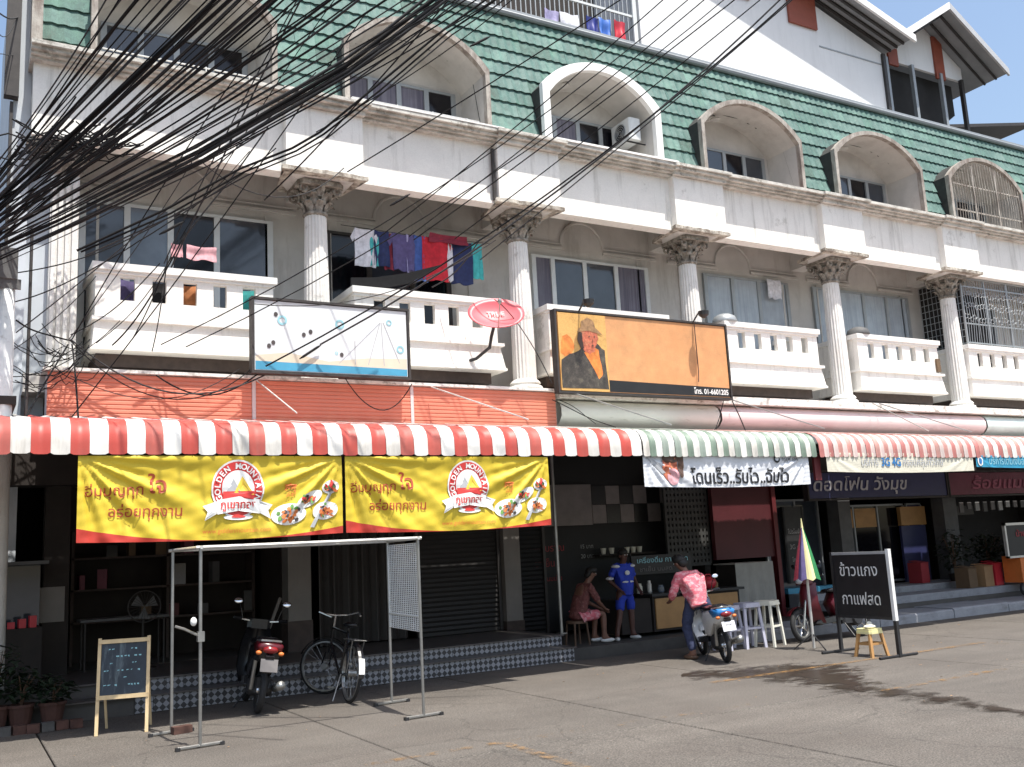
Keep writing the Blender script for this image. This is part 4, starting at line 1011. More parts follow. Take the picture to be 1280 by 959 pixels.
def yellow_banner(x0, x1, label):
    T, F, W, Hh = banner(x0, x1, 1.91, 2.78, 10.635, 'banner_yellow', label)
    p = Print(F, W, Hh); L = W/2.8; cx = W*.575; cz = Hh*.60
    p.txt('อิ่มบุญทุก', .15*L, W*.125, Hh*.585, 'print_brown', .008, bold=.006, fit=W*.20, rot=.03)
    p.txt('ใจ', .24*L, W*.275, Hh*.64, 'print_brown', .008, bold=.015)
    p.txt('อร่อยทุกงาน', .14*L, W*.235, Hh*.34, 'print_brown', .008, bold=.006, fit=W*.26)
    # emblem: ring with lettering, mountains, ribbon
    p.disc(cx, cz, .285*L, .31*L, 'print_white', .006, n=32); p.disc(cx, cz, .265*L, .29*L, 'print_red', .009, n=32)
    p.disc(cx, cz+.01, .175*L, .185*L, 'print_white', .012, n=28)
    for i in range(3):
        q = [(-.15, -.07), (-.05, .10-.0*i), (.04, -.07)] if i == 0 else ([(-.06, -.07), (.045, .13), (.17, -.07)] if i == 1 else [(-.165, -.12), (-.165, -.03), (.165, -.03), (.165, -.12)])
        p.fan([(cx+a*L, cz+c*L) for a, c in q], ['print_grey', 'print_yellow', 'print_red'][i], [.014, .016, .018][i])
    word = 'GOLDEN MOUNTAIN'
    for k, ch in enumerate(word):
        if ch == ' ': continue
        a = radians(205-230*k/(len(word)-1)); p.txt(ch, .085*L, cx+.22*L*cos(a), cz+.237*L*sin(a), 'print_yellow' if False else 'print_white', .014, rot=a-pi/2, bold=.03)
    p.fan([(cx-.23*L, cz-.27*L), (cx-.23*L, cz-.12*L), (cx, cz-.085*L), (cx+.23*L, cz-.12*L), (cx+.23*L, cz-.27*L), (cx, cz-.235*L)], 'print_white', .020)
    for s in (-1, 1): p.fan([(cx+s*.21*L, cz-.25*L), (cx+s*.36*L, cz-.33*L), (cx+s*.33*L, cz-.24*L), (cx+s*.38*L, cz-.18*L), (cx+s*.22*L, cz-.13*L)], 'print_white', .010)
    p.txt('ภูเขาทอง', .12*L, cx, cz-.175*L, 'print_red', .025, bold=.02, fit=.40*L)
    p.disc(cx, cz-.30*L, .16*L, .03*L, 'print_white', .008); p.disc(cx, cz-.295*L, .08*L, .012*L, 'print_red', .012)
    p.txt('www.goldenmountain.com', .05*L, W*.57, Hh*.10, 'print_orange', .008, fit=W*.26)
    p.txt('齋', .15*L, W*.785, Hh*.56, 'print_orange', .008, bold=.02)
    # plates of food
    rn = random.Random(3)
    for (u, v, rx, rz, rot) in ((.775, .27, .20, .115, .1), (.925, .30, .15, .10, .2), (.95, .60, .10, .075, .3), (.86, .45, .17, .07, .5)):
        p.disc(W*u, Hh*v, rx*L, rz*L, 'print_white', .007, rot)
        for q in range(24):
            a = rn.uniform(0, 6.3); r = rn.uniform(0, .72); m = rn.choice(['print_food', 'print_food', 'print_orange', 'print_green', 'print_dark', 'print_red'])
            p.disc(W*u+rx*L*r*cos(a)*cos(rot), Hh*v+rz*L*r*sin(a), rn.uniform(.015, .035)*L, rn.uniform(.01, .022)*L, m, .010+.0006*q, rn.uniform(0, 3), n=8)
    p.fan([(W*.86, Hh*.10), (W*.875, Hh*.09), (W*.97, Hh*.60), (W*.96, Hh*.63)], 'print_grey', .012)
    p.done(T, {'print_red': 'lettering', 'print_brown': 'lettering', 'print_white': 'emblem', 'print_yellow': 'emblem_mountain', 'print_food': 'food_print', 'print_green': 'food_print', 'print_dark': 'food_print', 'print_orange': 'lettering'})
    b = MB()
    for u in (0.005, .2, .4, .6, .8, .995): b.tube([F(u, .99), (F(u, 1)[0], 10.37, 2.80)], .005, 4)
    b.build('tie_cord', 'cable_black', T)
yellow_banner(1.08, 3.86, 'yellow banner with round emblem, the left one of the pair under the red awning')
yellow_banner(3.90, 6.65, 'yellow banner with round emblem, the right one of the pair, nearer the coffee shop')
T, F, W, Hh = banner(8.20, 11.37, 2.38, 2.84, 10.65, 'banner_white', 'white cloth banner with a face and black Thai slogan under the green striped awning', .016)
p = Print(F, W, Hh)
p.txt('โดนเร็ว..รับไว..ฉับไว', .22, W*.56, Hh*.27, 'letter_black', .006, bold=.02, fit=W*.60)
p.disc(W*.145, Hh*.60, .13, .20, 'poster_skin', .005); p.disc(W*.16, Hh*.30, .10, .11, 'cloth_pink', .008); p.disc(W*.15, Hh*.86, .15, .07, 'poster_hair', .009); p.disc(W*.205, Hh*.62, .05, .16, 'poster_hair', .010)
p.fan([(W*.01, Hh*.92), (W*.03, Hh*.98), (W*.12, Hh*.42), (W*.10, Hh*.38)], 'print_grey', .007)
p.disc(W*.79, Hh*.82, .06, .05, 'letter_black', .006); p.disc(W*.79, Hh*.84, .035, .03, 'banner_white', .009); p.txt('ทรูมูฟ เอช', .08, W*.875, Hh*.83, 'letter_black', .006)
p.done(T, {'letter_black': 'lettering', 'poster_skin': 'face_print', 'cloth_pink': 'face_print', 'poster_hair': 'hair_print'})
T, F, W, Hh = banner(11.73, 15.32, 2.565, 2.86, 10.615, 'banner_cream', 'cream banner with grey and blue 3G 4G lettering under the pink awning', .004)
p = Print(F, W, Hh); p.txt('บริการ', .15, W*.27, Hh*.5, 'print_grey', .005, bold=.01, fit=W*.11); p.txt('3G 4G', .16, W*.41, Hh*.5, 'print_blue', .005, bold=.03, fit=W*.13); p.txt('ครอบคลุมทั่วไทย', .15, W*.63, Hh*.5, 'print_grey', .005, bold=.01, fit=W*.28)
p.done(T, {'print_grey': 'lettering', 'print_blue': 'lettering'})
T, F, W, Hh = banner(15.40, 19.0, 2.63, 2.83, 10.615, 'banner_aqua', 'narrow blue banner at the right edge under the striped awning', .004)
p = Print(F, W, Hh); p.disc(W*.03, Hh*.5, .07, .08, 'print_white', .005); p.disc(W*.03, Hh*.5, .04, .05, 'print_blue', .008); p.txt('บริการเติมเงินออนไลน์', .12, W*.30, Hh*.5, 'print_aqua', .005, fit=W*.4)
p.done(T, {'print_aqua': 'lettering', 'print_white': 'round_mark', 'print_blue': 'round_mark'})
b = MB(); b.box(11.25, 11.38, 10.42, 10.46, 2.42, 2.82); tag(b.build('red_flag', 'maroon_edge'), 'small dark red cloth strip between the white and cream banners', 'cloth')

# ================================================================== SIGNBOARDS
def board(name, x0, x1, z0, z1, y, face, frame, label, th=.12, ft=.035, zr=None):
    T = thing(name, ((x0+x1)/2, y, z0), label, 'sign')
    b = MB(); b.box(x0+.01, x1-.01, y+.01, y+th, z0+.01, z1-.01); b.build('face', face, T)
    b = MB(); b.box(x0-ft, x1+ft, y-.012, y+th+.01, z1, z1+ft); b.box(x0-ft, x1+ft, y-.012, y+th+.01, z0-ft, z0); b.box(x0-ft, x0, y-.012, y+th+.01, z0, z1); b.box(x1, x1+ft, y-.012, y+th+.01, z0, z1); b.build('frame', frame, T)
    return T
def flat(T, m, P_, y, d, name='print'):
    b = MB(); b.poly([(x, y-d, z) for x, z in P_]); return b.build(name, m, T)
T = board('billboard', 3.53, 5.84, 4.24, 5.26, 13.1, 'billboard_white', 'dark_frame', 'white billboard with pale bubbles and a blue bottom stripe above the orange fascia')
y = 13.11
flat(T, 'billboard_blue', [(3.55, 4.26), (5.82, 4.26), (5.82, 4.36), (3.55, 4.38)], y, .004, 'blue_stripe')
flat(T, 'billboard_sand', [(3.55, 4.38), (5.82, 4.36), (5.82, 4.52), (5.2, 4.50), (4.6, 4.42), (4.0, 4.52), (3.55, 4.46)], y, .003, 'sand_print')
b = MB()
for (px, pz, r) in ((3.93, 4.98, .07), (4.78, 4.98, .07), (5.55, 5.06, .045), (5.72, 4.66, .06), (4.72, 4.55, .025)):
    b.add([(px+r*cos(2*pi*k/16), y-.006, pz+r*sin(2*pi*k/16)) for k in range(16)]+[(px+r*.6*cos(2*pi*k/16), y-.006, pz+r*.6*sin(2*pi*k/16)) for k in range(16)], [(k, (k+1) % 16, 16+(k+1) % 16, 16+k) for k in range(16)])
b.build('bubble_print', 'print_aqua', T)
b = MB()
for (px, pz) in ((4.24, 4.79), (4.34, 4.84), (3.74, 4.60), (3.80, 4.65), (4.80, 4.53), (3.84, 5.06)): b.add([(px+.03*cos(2*pi*k/8), y-.006, pz+.035*sin(2*pi*k/8)) for k in range(8)], [tuple(range(8))])
b.build('dot_print', 'print_dark', T)
b = MB()
for (xa, za, xb, zb) in ((5.4, 5.05, 4.75, 4.4), (5.4, 5.05, 5.2, 4.4), (5.42, 5.05, 5.45, 4.4), (5.45, 5.06, 5.7, 4.45), (5.0, 4.75, 5.0, 4.4)): b.prism([(xa, y-.004, za), (xa+.012, y-.004, za), (xb+.012, y-.004, zb), (xb, y-.004, zb)], (0, -.001, 0))
b.build('line_print', 'print_grey', T)
T = board('billboard', 8.52, 12.20, 4.14, 5.48, 13.1, 'billboard_orange', 'dark_frame', 'orange billboard with a painted man in a hat and a telephone number')
flat(T, 'board_black', [(9.50, 4.16), (12.19, 4.16), (12.19, 4.32), (9.50, 4.36)], 13.11, .003, 'black_strip')
b = MB(); b.box(8.54, 9.50, 13.085, 13.11, 4.15, 5.46); r = b.build('poster', 'poster_gold', T)
def blob(P_, m, d, name):
    b = MB(); n = len(P_); rn = random.Random(len(P_)); Q = []
    for i in range(n):
        a, c = P_[i], P_[(i+1) % n]
        for k in range(3): t = k/3; Q.append((a[0]+(c[0]-a[0])*t+rn.uniform(-.008, .008), a[1]+(c[1]-a[1])*t+rn.uniform(-.008, .008)))
    b.poly([(x, 13.085-d, z) for x, z in Q]); b.build(name, m, r)
blob([(8.56, 4.78), (8.64, 4.72), (8.76, 4.74), (8.84, 4.88), (8.80, 5.02), (8.70, 5.10), (8.60, 5.05)], 'poster_flame', .003, 'hand_print')
blob([(8.56, 4.18), (8.56, 4.66), (8.74, 4.76), (8.92, 4.82), (9.05, 4.96), (9.28, 4.98), (9.44, 4.86), (9.48, 4.2)], 'poster_coat', .004, 'coat_print')
blob([(9.02, 4.80), (9.30, 4.36), (9.38, 4.46), (9.32, 4.86), (9.22, 4.92)], 'poster_flame', .006, 'shirt_print')
blob([(9.02, 4.84), (8.97, 5.02), (8.99, 5.16), (9.12, 5.22), (9.28, 5.18), (9.34, 5.06), (9.28, 4.96), (9.24, 4.84), (9.14, 4.78)], 'poster_skin', .008, 'face_print')
blob([(8.96, 4.86), (8.90, 5.02), (8.94, 5.16), (9.0, 5.14), (9.0, 5.0), (9.03, 4.88)], 'poster_hair', .010, 'hair_print')
blob([(8.90, 5.14), (8.98, 5.24), (9.00, 5.34), (9.12, 5.40), (9.24, 5.36), (9.28, 5.24), (9.42, 5.12), (9.26, 5.16), (9.1, 5.18)], 'poster_hat', .012, 'hat_print')
b = MB()
for (ex, ez, w_, h_) in ((9.14, 5.08, .04, .014), (9.25, 5.08, .035, .014), (9.2, 4.93, .055, .012), (9.20, 5.0, .012, .05)): b.poly([(ex-w_/2, 13.069, ez), (ex, 13.069, ez-h_), (ex+w_/2, 13.069, ez), (ex, 13.069, ez+h_)])
b.build('features_print', 'poster_hair', r)
b = MB(); put_text(b, 'โทร. 01-6601205', .13, (11.75, 13.105, 4.235), bold=.02, fit=.80); b.build('lettering', 'paint_white', T)
for x in (8.98, 11.45):
    L = thing('sign_lamp', (x, 12.9, 5.52), 'small black flood lamp on the top edge of the orange billboard, at its %s end' % ('left' if x < 10 else 'right'), 'lamp', 'lamps above the orange billboard')
    b = MB(); b.tube([(x, 13.1, 5.50), (x, 12.95, 5.62), (x, 12.8, 5.62)], .015, 6); b.build('arm', 'black_metal', L)
    b = MB(); b.lathe([(.03, -.05), (.09, .0), (.10, .07), (.06, .08)], (x, 12.8, 5.56), 10); b.build('lamp_head', 'black_metal', L)
b = MB(); b.tube([(11.45, 13.07, 5.5), (11.45, 13.06, 4.6), (11.43, 13.06, 4.4)], .010, 5); tag(b.build('lamp_cord', 'wood_dark'), 'thin brown cord hanging down the right part of the orange billboard', 'cord')
T = board('shop_sign', 14.4, 18.55, 2.30, 2.82, 13.55, 'navy_sign', 'dark_frame', 'dark navy shop sign with slanted grey Thai lettering in the shade under the cream banner')
b = MB(); put_text(b, 'ดอดโฟน วังมุข', .34, (15.9, 13.54, 2.56), bold=.015, shear=.2, fit=2.75); b.build('lettering', 'letter_navy', T)
T = board('shop_sign', 18.65, 24.0, 2.30, 2.80, 13.55, 'maroon_sign', 'dark_frame', 'dark maroon shop sign at the right edge in the shade of the awning')
b = MB(); put_text(b, 'ร้อยแมน', .34, (20.5, 13.54, 2.54), bold=.015, shear=.2, fit=2.2); b.build('lettering', 'letter_maroon', T)

# ================================================================== PEOPLE
def skin(name, V, Ed, m, parent, root, lev=2, smooth=True):
    names = list(V); me = bpy.data.meshes.new(name)
    o0 = ORG[parent] if parent is not None else Vector(V[root][0])
    me.from_pydata([Vector(V[n][0])-o0 for n in names], [(names.index(a), names.index(c)) for a, c in Ed], [])
    me.materials.append(M[m]); o = bpy.data.objects.new(name, me); COL.objects.link(o); o.parent = parent; ORG[o] = o0
    sk = o.modifiers.new('skin', 'SKIN'); sk.use_smooth_shade = smooth
    lay = me.skin_vertices[0] if me.skin_vertices else None
    if lay is None:
        bpy.context.view_layer.objects.active = o; bpy.ops.mesh.customdata_skin_add(); lay = me.skin_vertices[0]
    for i, n in enumerate(names):
        r = V[n][1]; lay.data[i].radius = (r, r) if not isinstance(r, tuple) else r
        lay.data[i].use_root = (n == root)
    sb = o.modifiers.new('sub', 'SUBSURF'); sb.levels = lev; sb.render_levels = lev
    dg = bpy.context.evaluated_depsgraph_get(); new = bpy.data.meshes.new_from_object(o.evaluated_get(dg))
    o.modifiers.clear(); o.data = new
    for p in new.polygons: p.use_smooth = True
    if name in ('shirt', 'trousers', 'shorts'):
        co = [v.co+v.normal*(.012*noise.noise(Vector((v.co.x*14, v.co.y*14, v.co.z*22+3)))+.006*noise.noise(v.co*45)) for v in new.vertices]
        for v, c in zip(new.vertices, co): v.co = c
    return o
def lerp(a, b, t): return Vector(a)*(1-t)+Vector(b)*t
def hand(V, Ed, pre, wrist, d, side, curl=.5, s=1):      # palm, four unequal fingers and a thumb from the side of the palm
    d = Vector(d).normalized(); side = Vector(side).normalized(); nrm = d.cross(side)
    palm = Vector(wrist)+d*.05*s; V[pre+'palm'] = (palm, (.032*s, .018*s)); Ed.append((pre+'wrist', pre+'palm'))
    for k, L in enumerate((.062, .072, .068, .052)):
        b = palm+d*.035*s+side*(.028-.0185*k)*s; e1 = b+d*L*.5*s; e2 = e1+(d*(1-curl)+nrm*curl).normalized()*L*.5*s
        V[pre+'k%d' % k] = (b, .0105*s); V[pre+'a%d' % k] = (e1, .009*s); V[pre+'t%d' % k] = (e2, .008*s)
        Ed += [(pre+'palm', pre+'k%d' % k), (pre+'k%d' % k, pre+'a%d' % k), (pre+'a%d' % k, pre+'t%d' % k)]
    b = Vector(wrist)+d*.03*s+side*.035*s; V[pre+'th1'] = (b, .012*s); V[pre+'th2'] = (b+(d*.7+side*.6)*.045*s, .010*s); Ed += [(pre+'palm', pre+'th1'), (pre+'th1', pre+'th2')]
def person(label, J, s, skinm, shirt, trousers, hairm, shortl=False, sleeve=.55, fwd=(0, -1, 0), shoe='paint_white', patches=None):
    # J: joint positions. s: size factor. fwd: the way the face looks
    P_ = thing('person', J['base'], label, 'person'); f = Vector(fwd).normalized(); up = (Vector(J['head'])-Vector(J['neck'])).normalized(); rt = f.cross(up).normalized()
    V, Ed = {}, []
    def v(n, p, r): V[n] = (Vector(p), (r[0]*s, r[1]*s) if isinstance(r, tuple) else r*s)
    v('pelvis', J['pelvis'], (.135, .10)); v('waist', lerp(J['pelvis'], J['chest'], .45), (.115, .085)); v('chest', J['chest'], (.145, .10))
    v('neckb', lerp(J['chest'], J['neck'], .8), (.075, .06)); v('neck', J['neck'], .05); hd = Vector(J['head'])
    v('jaw', hd-up*.065*s+f*.02*s, (.058, .062)); v('skull', hd+up*.01*s, (.076, .090)); v('crown', hd+up*.075*s-f*.01*s, (.058, .068))
    Ed += [('pelvis', 'waist'), ('waist', 'chest'), ('chest', 'neckb'), ('neckb', 'neck'), ('neck', 'jaw'), ('jaw', 'skull'), ('skull', 'crown')]
    for k in 'lr':
        v(k+'sh', J[k+'sh'], .055); v(k+'el', J[k+'el'], .038); v(k+'mid', lerp(J[k+'el'], J[k+'wr'], .35), .036); v(k+'wrist', J[k+'wr'], .025)
        Ed += [('neckb' if False else 'chest', k+'sh'), (k+'sh', k+'el'), (k+'el', k+'mid'), (k+'mid', k+'wrist')]
        d = Vector(J[k+'wr'])-Vector(J[k+'el']); sd = f if abs(d.normalized().dot(f)) < .8 else up
        hand(V, Ed, k, J[k+'wr'], d, sd, .5, s)
        v(k+'hip', J[k+'hip'], .088); v(k+'thigh', lerp(J[k+'hip'], J[k+'kn'], .5), .075); v(k+'kn', J[k+'kn'], .054); v(k+'calf', lerp(J[k+'kn'], J[k+'an'], .35), .056); v(k+'an', J[k+'an'], .036)
        ff = Vector(J.get(k+'foot', f)); v(k+'heel', Vector(J[k+'an'])-ff*.03*s-Vector((0, 0, .045))*s, .034); v(k+'ball', Vector(J[k+'an'])+ff*.11*s-Vector((0, 0, .052))*s, .036); v(k+'toe', Vector(J[k+'an'])+ff*.17*s-Vector((0, 0, .060))*s, .026)
        Ed += [('pelvis', k+'hip'), (k+'hip', k+'thigh'), (k+'thigh', k+'kn'), (k+'kn', k+'calf'), (k+'calf', k+'an'), (k+'an', k+'ball'), (k+'ball', k+'toe'), (k+'an', k+'heel')]
    body = skin('body', V, Ed, skinm, P_, 'pelvis')
    # shirt
    C_, E2 = {}, []
    def w_(n, p, r): C_[n] = (Vector(p), (r[0]*s, r[1]*s) if isinstance(r, tuple) else r*s)
    w_('a', lerp(J['pelvis'], J['chest'], -.22), (.18, .145)); w_('b', lerp(J['pelvis'], J['chest'], .45), (.168, .135)); w_('c', J['chest'], (.185, .140)); w_('d', lerp(J['chest'], J['neck'], .72), (.095, .078))
    E2 += [('a', 'b'), ('b', 'c'), ('c', 'd')]
    for k in 'lr':
        w_(k+'1', J[k+'sh'], .075); e = lerp(J[k+'sh'], J[k+'el'], min(1, sleeve*1.6)); w_(k+'2', e, .060); E2 += [('c', k+'1'), (k+'1', k+'2')]
        if sleeve > .7: w_(k+'3', lerp(J[k+'el'], J[k+'wr'], .6), .048); E2.append((k+'2', k+'3'))
    skin('shirt', C_, E2, shirt, P_, 'b', 3)
    C_, E2 = {}, []
    w_('a', lerp(J['pelvis'], J['chest'], .05), (.158, .122)); w_('p', lerp(J['pelvis'], J['chest'], -.18), (.150, .118)); E2.append(('a', 'p'))
    for k in 'lr':
        w_(k+'h', J[k+'hip'], .105); w_(k+'t', lerp(J[k+'hip'], J[k+'kn'], .5), .094); w_(k+'k', lerp(J[k+'hip'], J[k+'kn'], .88 if shortl else 1), .078); E2 += [('p', k+'h'), (k+'h', k+'t'), (k+'t', k+'k')]
        if not shortl: w_(k+'c', lerp(J[k+'kn'], J[k+'an'], .45), .068); w_(k+'n', lerp(J[k+'kn'], J[k+'an'], .93), .056); E2 += [(k+'k', k+'c'), (k+'c', k+'n')]
    skin('shorts' if shortl else 'trousers', C_, E2, trousers, P_, 'p')
    # hair, ears, eyes, nose, mouth
    R = Matrix((rt, f, up)).transposed()
    b = MB(); b.ell(hd+up*.045*s-f*.018*s, (.088*s, .098*s, .080*s), R, 16, 10); b.ell(hd-f*.045*s-up*.01*s, (.080*s, .065*s, .085*s), R, 14, 8); b.build('hair', hairm, P_, True)
    for q in (-1, 1):
        b = MB(); b.ell(hd+rt*.078*s*q-up*.012*s, (.012*s, .02*s, .03*s), R, 8, 6); b.build('ear', skinm, P_, True)
        b = MB(); b.ell(hd+rt*.030*s*q+f*.080*s+up*.005*s, (.012*s, .006*s, .007*s), R, 8, 6); b.build('eye', 'print_white', P_, True)
    b = MB(); b.ell(hd+f*.092*s-up*.022*s, (.012*s, .018*s, .02*s), R, 8, 6); b.build('nose', skinm, P_, True)
    b = MB(); b.ell(hd+f*.078*s-up*.062*s, (.022*s, .008*s, .006*s), R, 8, 6); b.build('mouth', 'maroon', P_, True)
    for k in 'lr':
        ff = Vector(J.get(k+'foot', f)); an = Vector(J[k+'an']); zz = Vector((0, 0, 1)); rr = ff.cross(zz); Q = Matrix((rr, ff, zz)).transposed()
        b = MB(); b.ell(an+ff*.06*s-zz*.052*s, (.047*s, .135*s, .038*s), Q, 14, 8); b.build('shoe', shoe, P_, True)
    return P_
E0 = Vector
def stand(x, y, z, s):        # slim youth, weight on one leg, hands at the hips, facing the camera
    J = dict(base=(x, y, z), pelvis=(x+.01, y, z+.80*s), chest=(x, y, z+1.14*s), neck=(x, y-.02, z+1.32*s), head=(x, y-.04, z+1.45*s),
        lsh=(x-.165*s, y, z+1.25*s), rsh=(x+.165*s, y, z+1.25*s), lel=(x-.26*s, y+.06, z+1.02*s), rel=(x+.27*s, y+.03, z+1.0*s), lwr=(x-.20*s, y-.13, z+.86*s), rwr=(x+.22*s, y-.14, z+.84*s),
        lhip=(x-.09*s, y, z+.78*s), rhip=(x+.10*s, y, z+.78*s), lkn=(x-.16*s, y-.04, z+.43*s), rkn=(x+.11*s, y-.02, z+.43*s), lan=(x-.26*s, y-.05, z+.085*s), ran=(x+.12*s, y, z+.085*s),
        lfoot=Vector((-.5, -.85, 0)).normalized(), rfoot=Vector((.2, -1, 0)).normalized())
    return J
p = person('person in blue sports shirt and shorts standing in front of the dark wall', stand(9.44, 13.0, .13, .91), .91, 'skin_dark', 'shirt_blue', 'shirt_blue', 'hair', True, .5, (.1, -1, 0))
for q in (-1, 1): b = MB(); b.ell((9.44+q*.165*.91, 12.98, .13+1.26*.91), (.07, .08, .030), None, 12, 6); b.build('shoulder_patch', 'cloth_white', p, True)
b = MB(); b.ell((9.44, 12.878, 1.17), (.05, .012, .04), None, 10, 6); b.ell((9.44, 12.872, 1.03), (.12, .012, .018), None, 10, 6); b.build('chest_print', 'cloth_white', p, True)
b = MB()
for q in (-1,): b.ell((9.21, 13.05, 1.09), (.066, .07, .026), None, 10, 6)
b.build('sleeve_band', 'cloth_white', p, True)
x, y = 8.50, 12.95
J = dict(base=(x, y, .13), pelvis=(x-.02, y, .56), chest=(x+.10, y, .90), neck=(x+.21, y, 1.07), head=(x+.27, y-.02, 1.20),
    lsh=(x+.13, y+.15, 1.0), rsh=(x+.14, y-.16, 1.0), lel=(x+.24, y+.17, .78), rel=(x+.26, y-.20, .76), lwr=(x+.42, y+.05, .66), rwr=(x+.44, y-.09, .65),
    lhip=(x, y+.09, .55), rhip=(x+.01, y-.09, .55), lkn=(x+.38, y+.10, .60), rkn=(x+.40, y-.10, .58), lan=(x+.34, y+.10, .22), ran=(x+.38, y-.12, .22), lfoot=Vector((1, .1, 0)).normalized(), rfoot=Vector((1, -.2, 0)).normalized())
person('person seated leaning forward on a low stool, in red top and pink shorts', J, .92, 'skin', 'shirt_floral', 'plaid_pink', 'hair', True, .6, (.95, -.3, -.1))
b = MB(); b.lathe([(.17, .46), (.17, .49), (.15, .50)], (8.46, 12.95, 0), 14)
st = thing('low_stool', (8.46, 12.95, .13), 'dark low stool under the seated person', 'stool'); b.build('seat', 'wood_dark', st)
for dx in (-.11, .11):
    for dy in (-.11, .11): b = MB(); b.tube([(8.46+dx*1.2, 12.95+dy*1.2, .13), (8.46+dx, 12.95+dy, .46)], .016, 6); b.build('leg', 'wood_dark', st)
x, y = 9.10, 10.80
J = dict(base=(x, y, 0), pelvis=(x-.03, y-.02, .76), chest=(x-.07, y+.06, 1.04), neck=(x-.10, y+.11, 1.21), head=(x-.15, y+.16, 1.33),
    lsh=(x-.25, y+.10, 1.135), rsh=(x+.11, y+.05, 1.135), lel=(x-.33, y+.14, .89), rel=(x+.27, y+.30, .97), lwr=(x-.22, y+.34, .80), rwr=(x+.36, y+.50, .90),
    lhip=(x-.12, y+.04, .76), rhip=(x+.08, y-.02, .76), lkn=(x-.13, y+.14, .43), rkn=(x+.34, y+.22, .60), lan=(x-.12, y+.04, .085), ran=(x+.38, y+.24, .30), lfoot=Vector((-.2, 1, 0)).normalized(), rfoot=Vector((0, 1, 0)))
person('person in pink checked shirt and jeans astride the white scooter, back turned', J, .97, 'skin', 'plaid_pink', 'jeans', 'hair', False, .95, (-.25, 1, -.25), 'wood_dark')

# ================================================================== TWO-WHEELERS
def xf(loc, heading, lean, s=1): return Matrix.Translation(Vector(loc)) @ Matrix.Rotation(heading, 4, 'Z') @ Matrix.Rotation(lean, 4, 'X') @ Matrix.Scale(s, 4)
def side_prism(T, prof, w0, w1=None, ch=.03):     # profile in xz, extruded over y with chamfered edges
    b = MB(T); n = len(prof); cx_ = sum(p[0] for p in prof)/n; cz_ = sum(p[1] for p in prof)/n
    def sc_(k): return [(cx_+(x-cx_)*k, cz_+(z-cz_)*k) for x, z in prof]
    L = [(-w0, .86), (-w0+ch, 1), (w0-ch, 1), (w0, .86)]; vs = []
    for (y, k) in L: vs += [(x, y, z) for x, z in sc_(k)]
    fs = [tuple(range(n)), tuple(range(4*n-1, 3*n-1, -1))]
    for q in range(3): fs += [(q*n+i, (q+1)*n+i, (q+1)*n+(i+1) % n, q*n+(i+1) % n) for i in range(n)]
    b.add(vs, fs); return b
def wheel(T, p, x, r, rw=.045, spokes=5, root_name='wheel', steer=0, rimm='chrome'):
    T2 = T @ Matrix.Translation((x, 0, r)) @ Matrix.Rotation(steer, 4, 'Z')
    b = MB(T2); b.torus((0, 0, 0), r-rw, rw, 'y', 32, 8, sx=.9); w_ = b.build('wheel', 'tyre', p, True)
    b = MB(T2); b.torus((0, 0, 0), r-rw*1.9, .014, 'y', 28, 6, sx=1.6)
    for k in range(spokes):
        a = 2*pi*k/spokes
        if spokes < 10: b.tube([(0, 0, 0), ((r-rw*1.9)*cos(a), 0, (r-rw*1.9)*sin(a))], .013, 5)
        else: b.tube([(0, .03*(1 if k % 2 else -1), 0), ((r-rw*1.5)*cos(a), 0, (r-rw*1.5)*sin(a))], .0022, 3)
    b.lathe([(.04, -.05), (.045, -.03), (.045, .03), (.04, .05)], (0, 0, 0), 12, 'y'); b.build('rim', rimm, w_)
    return w_
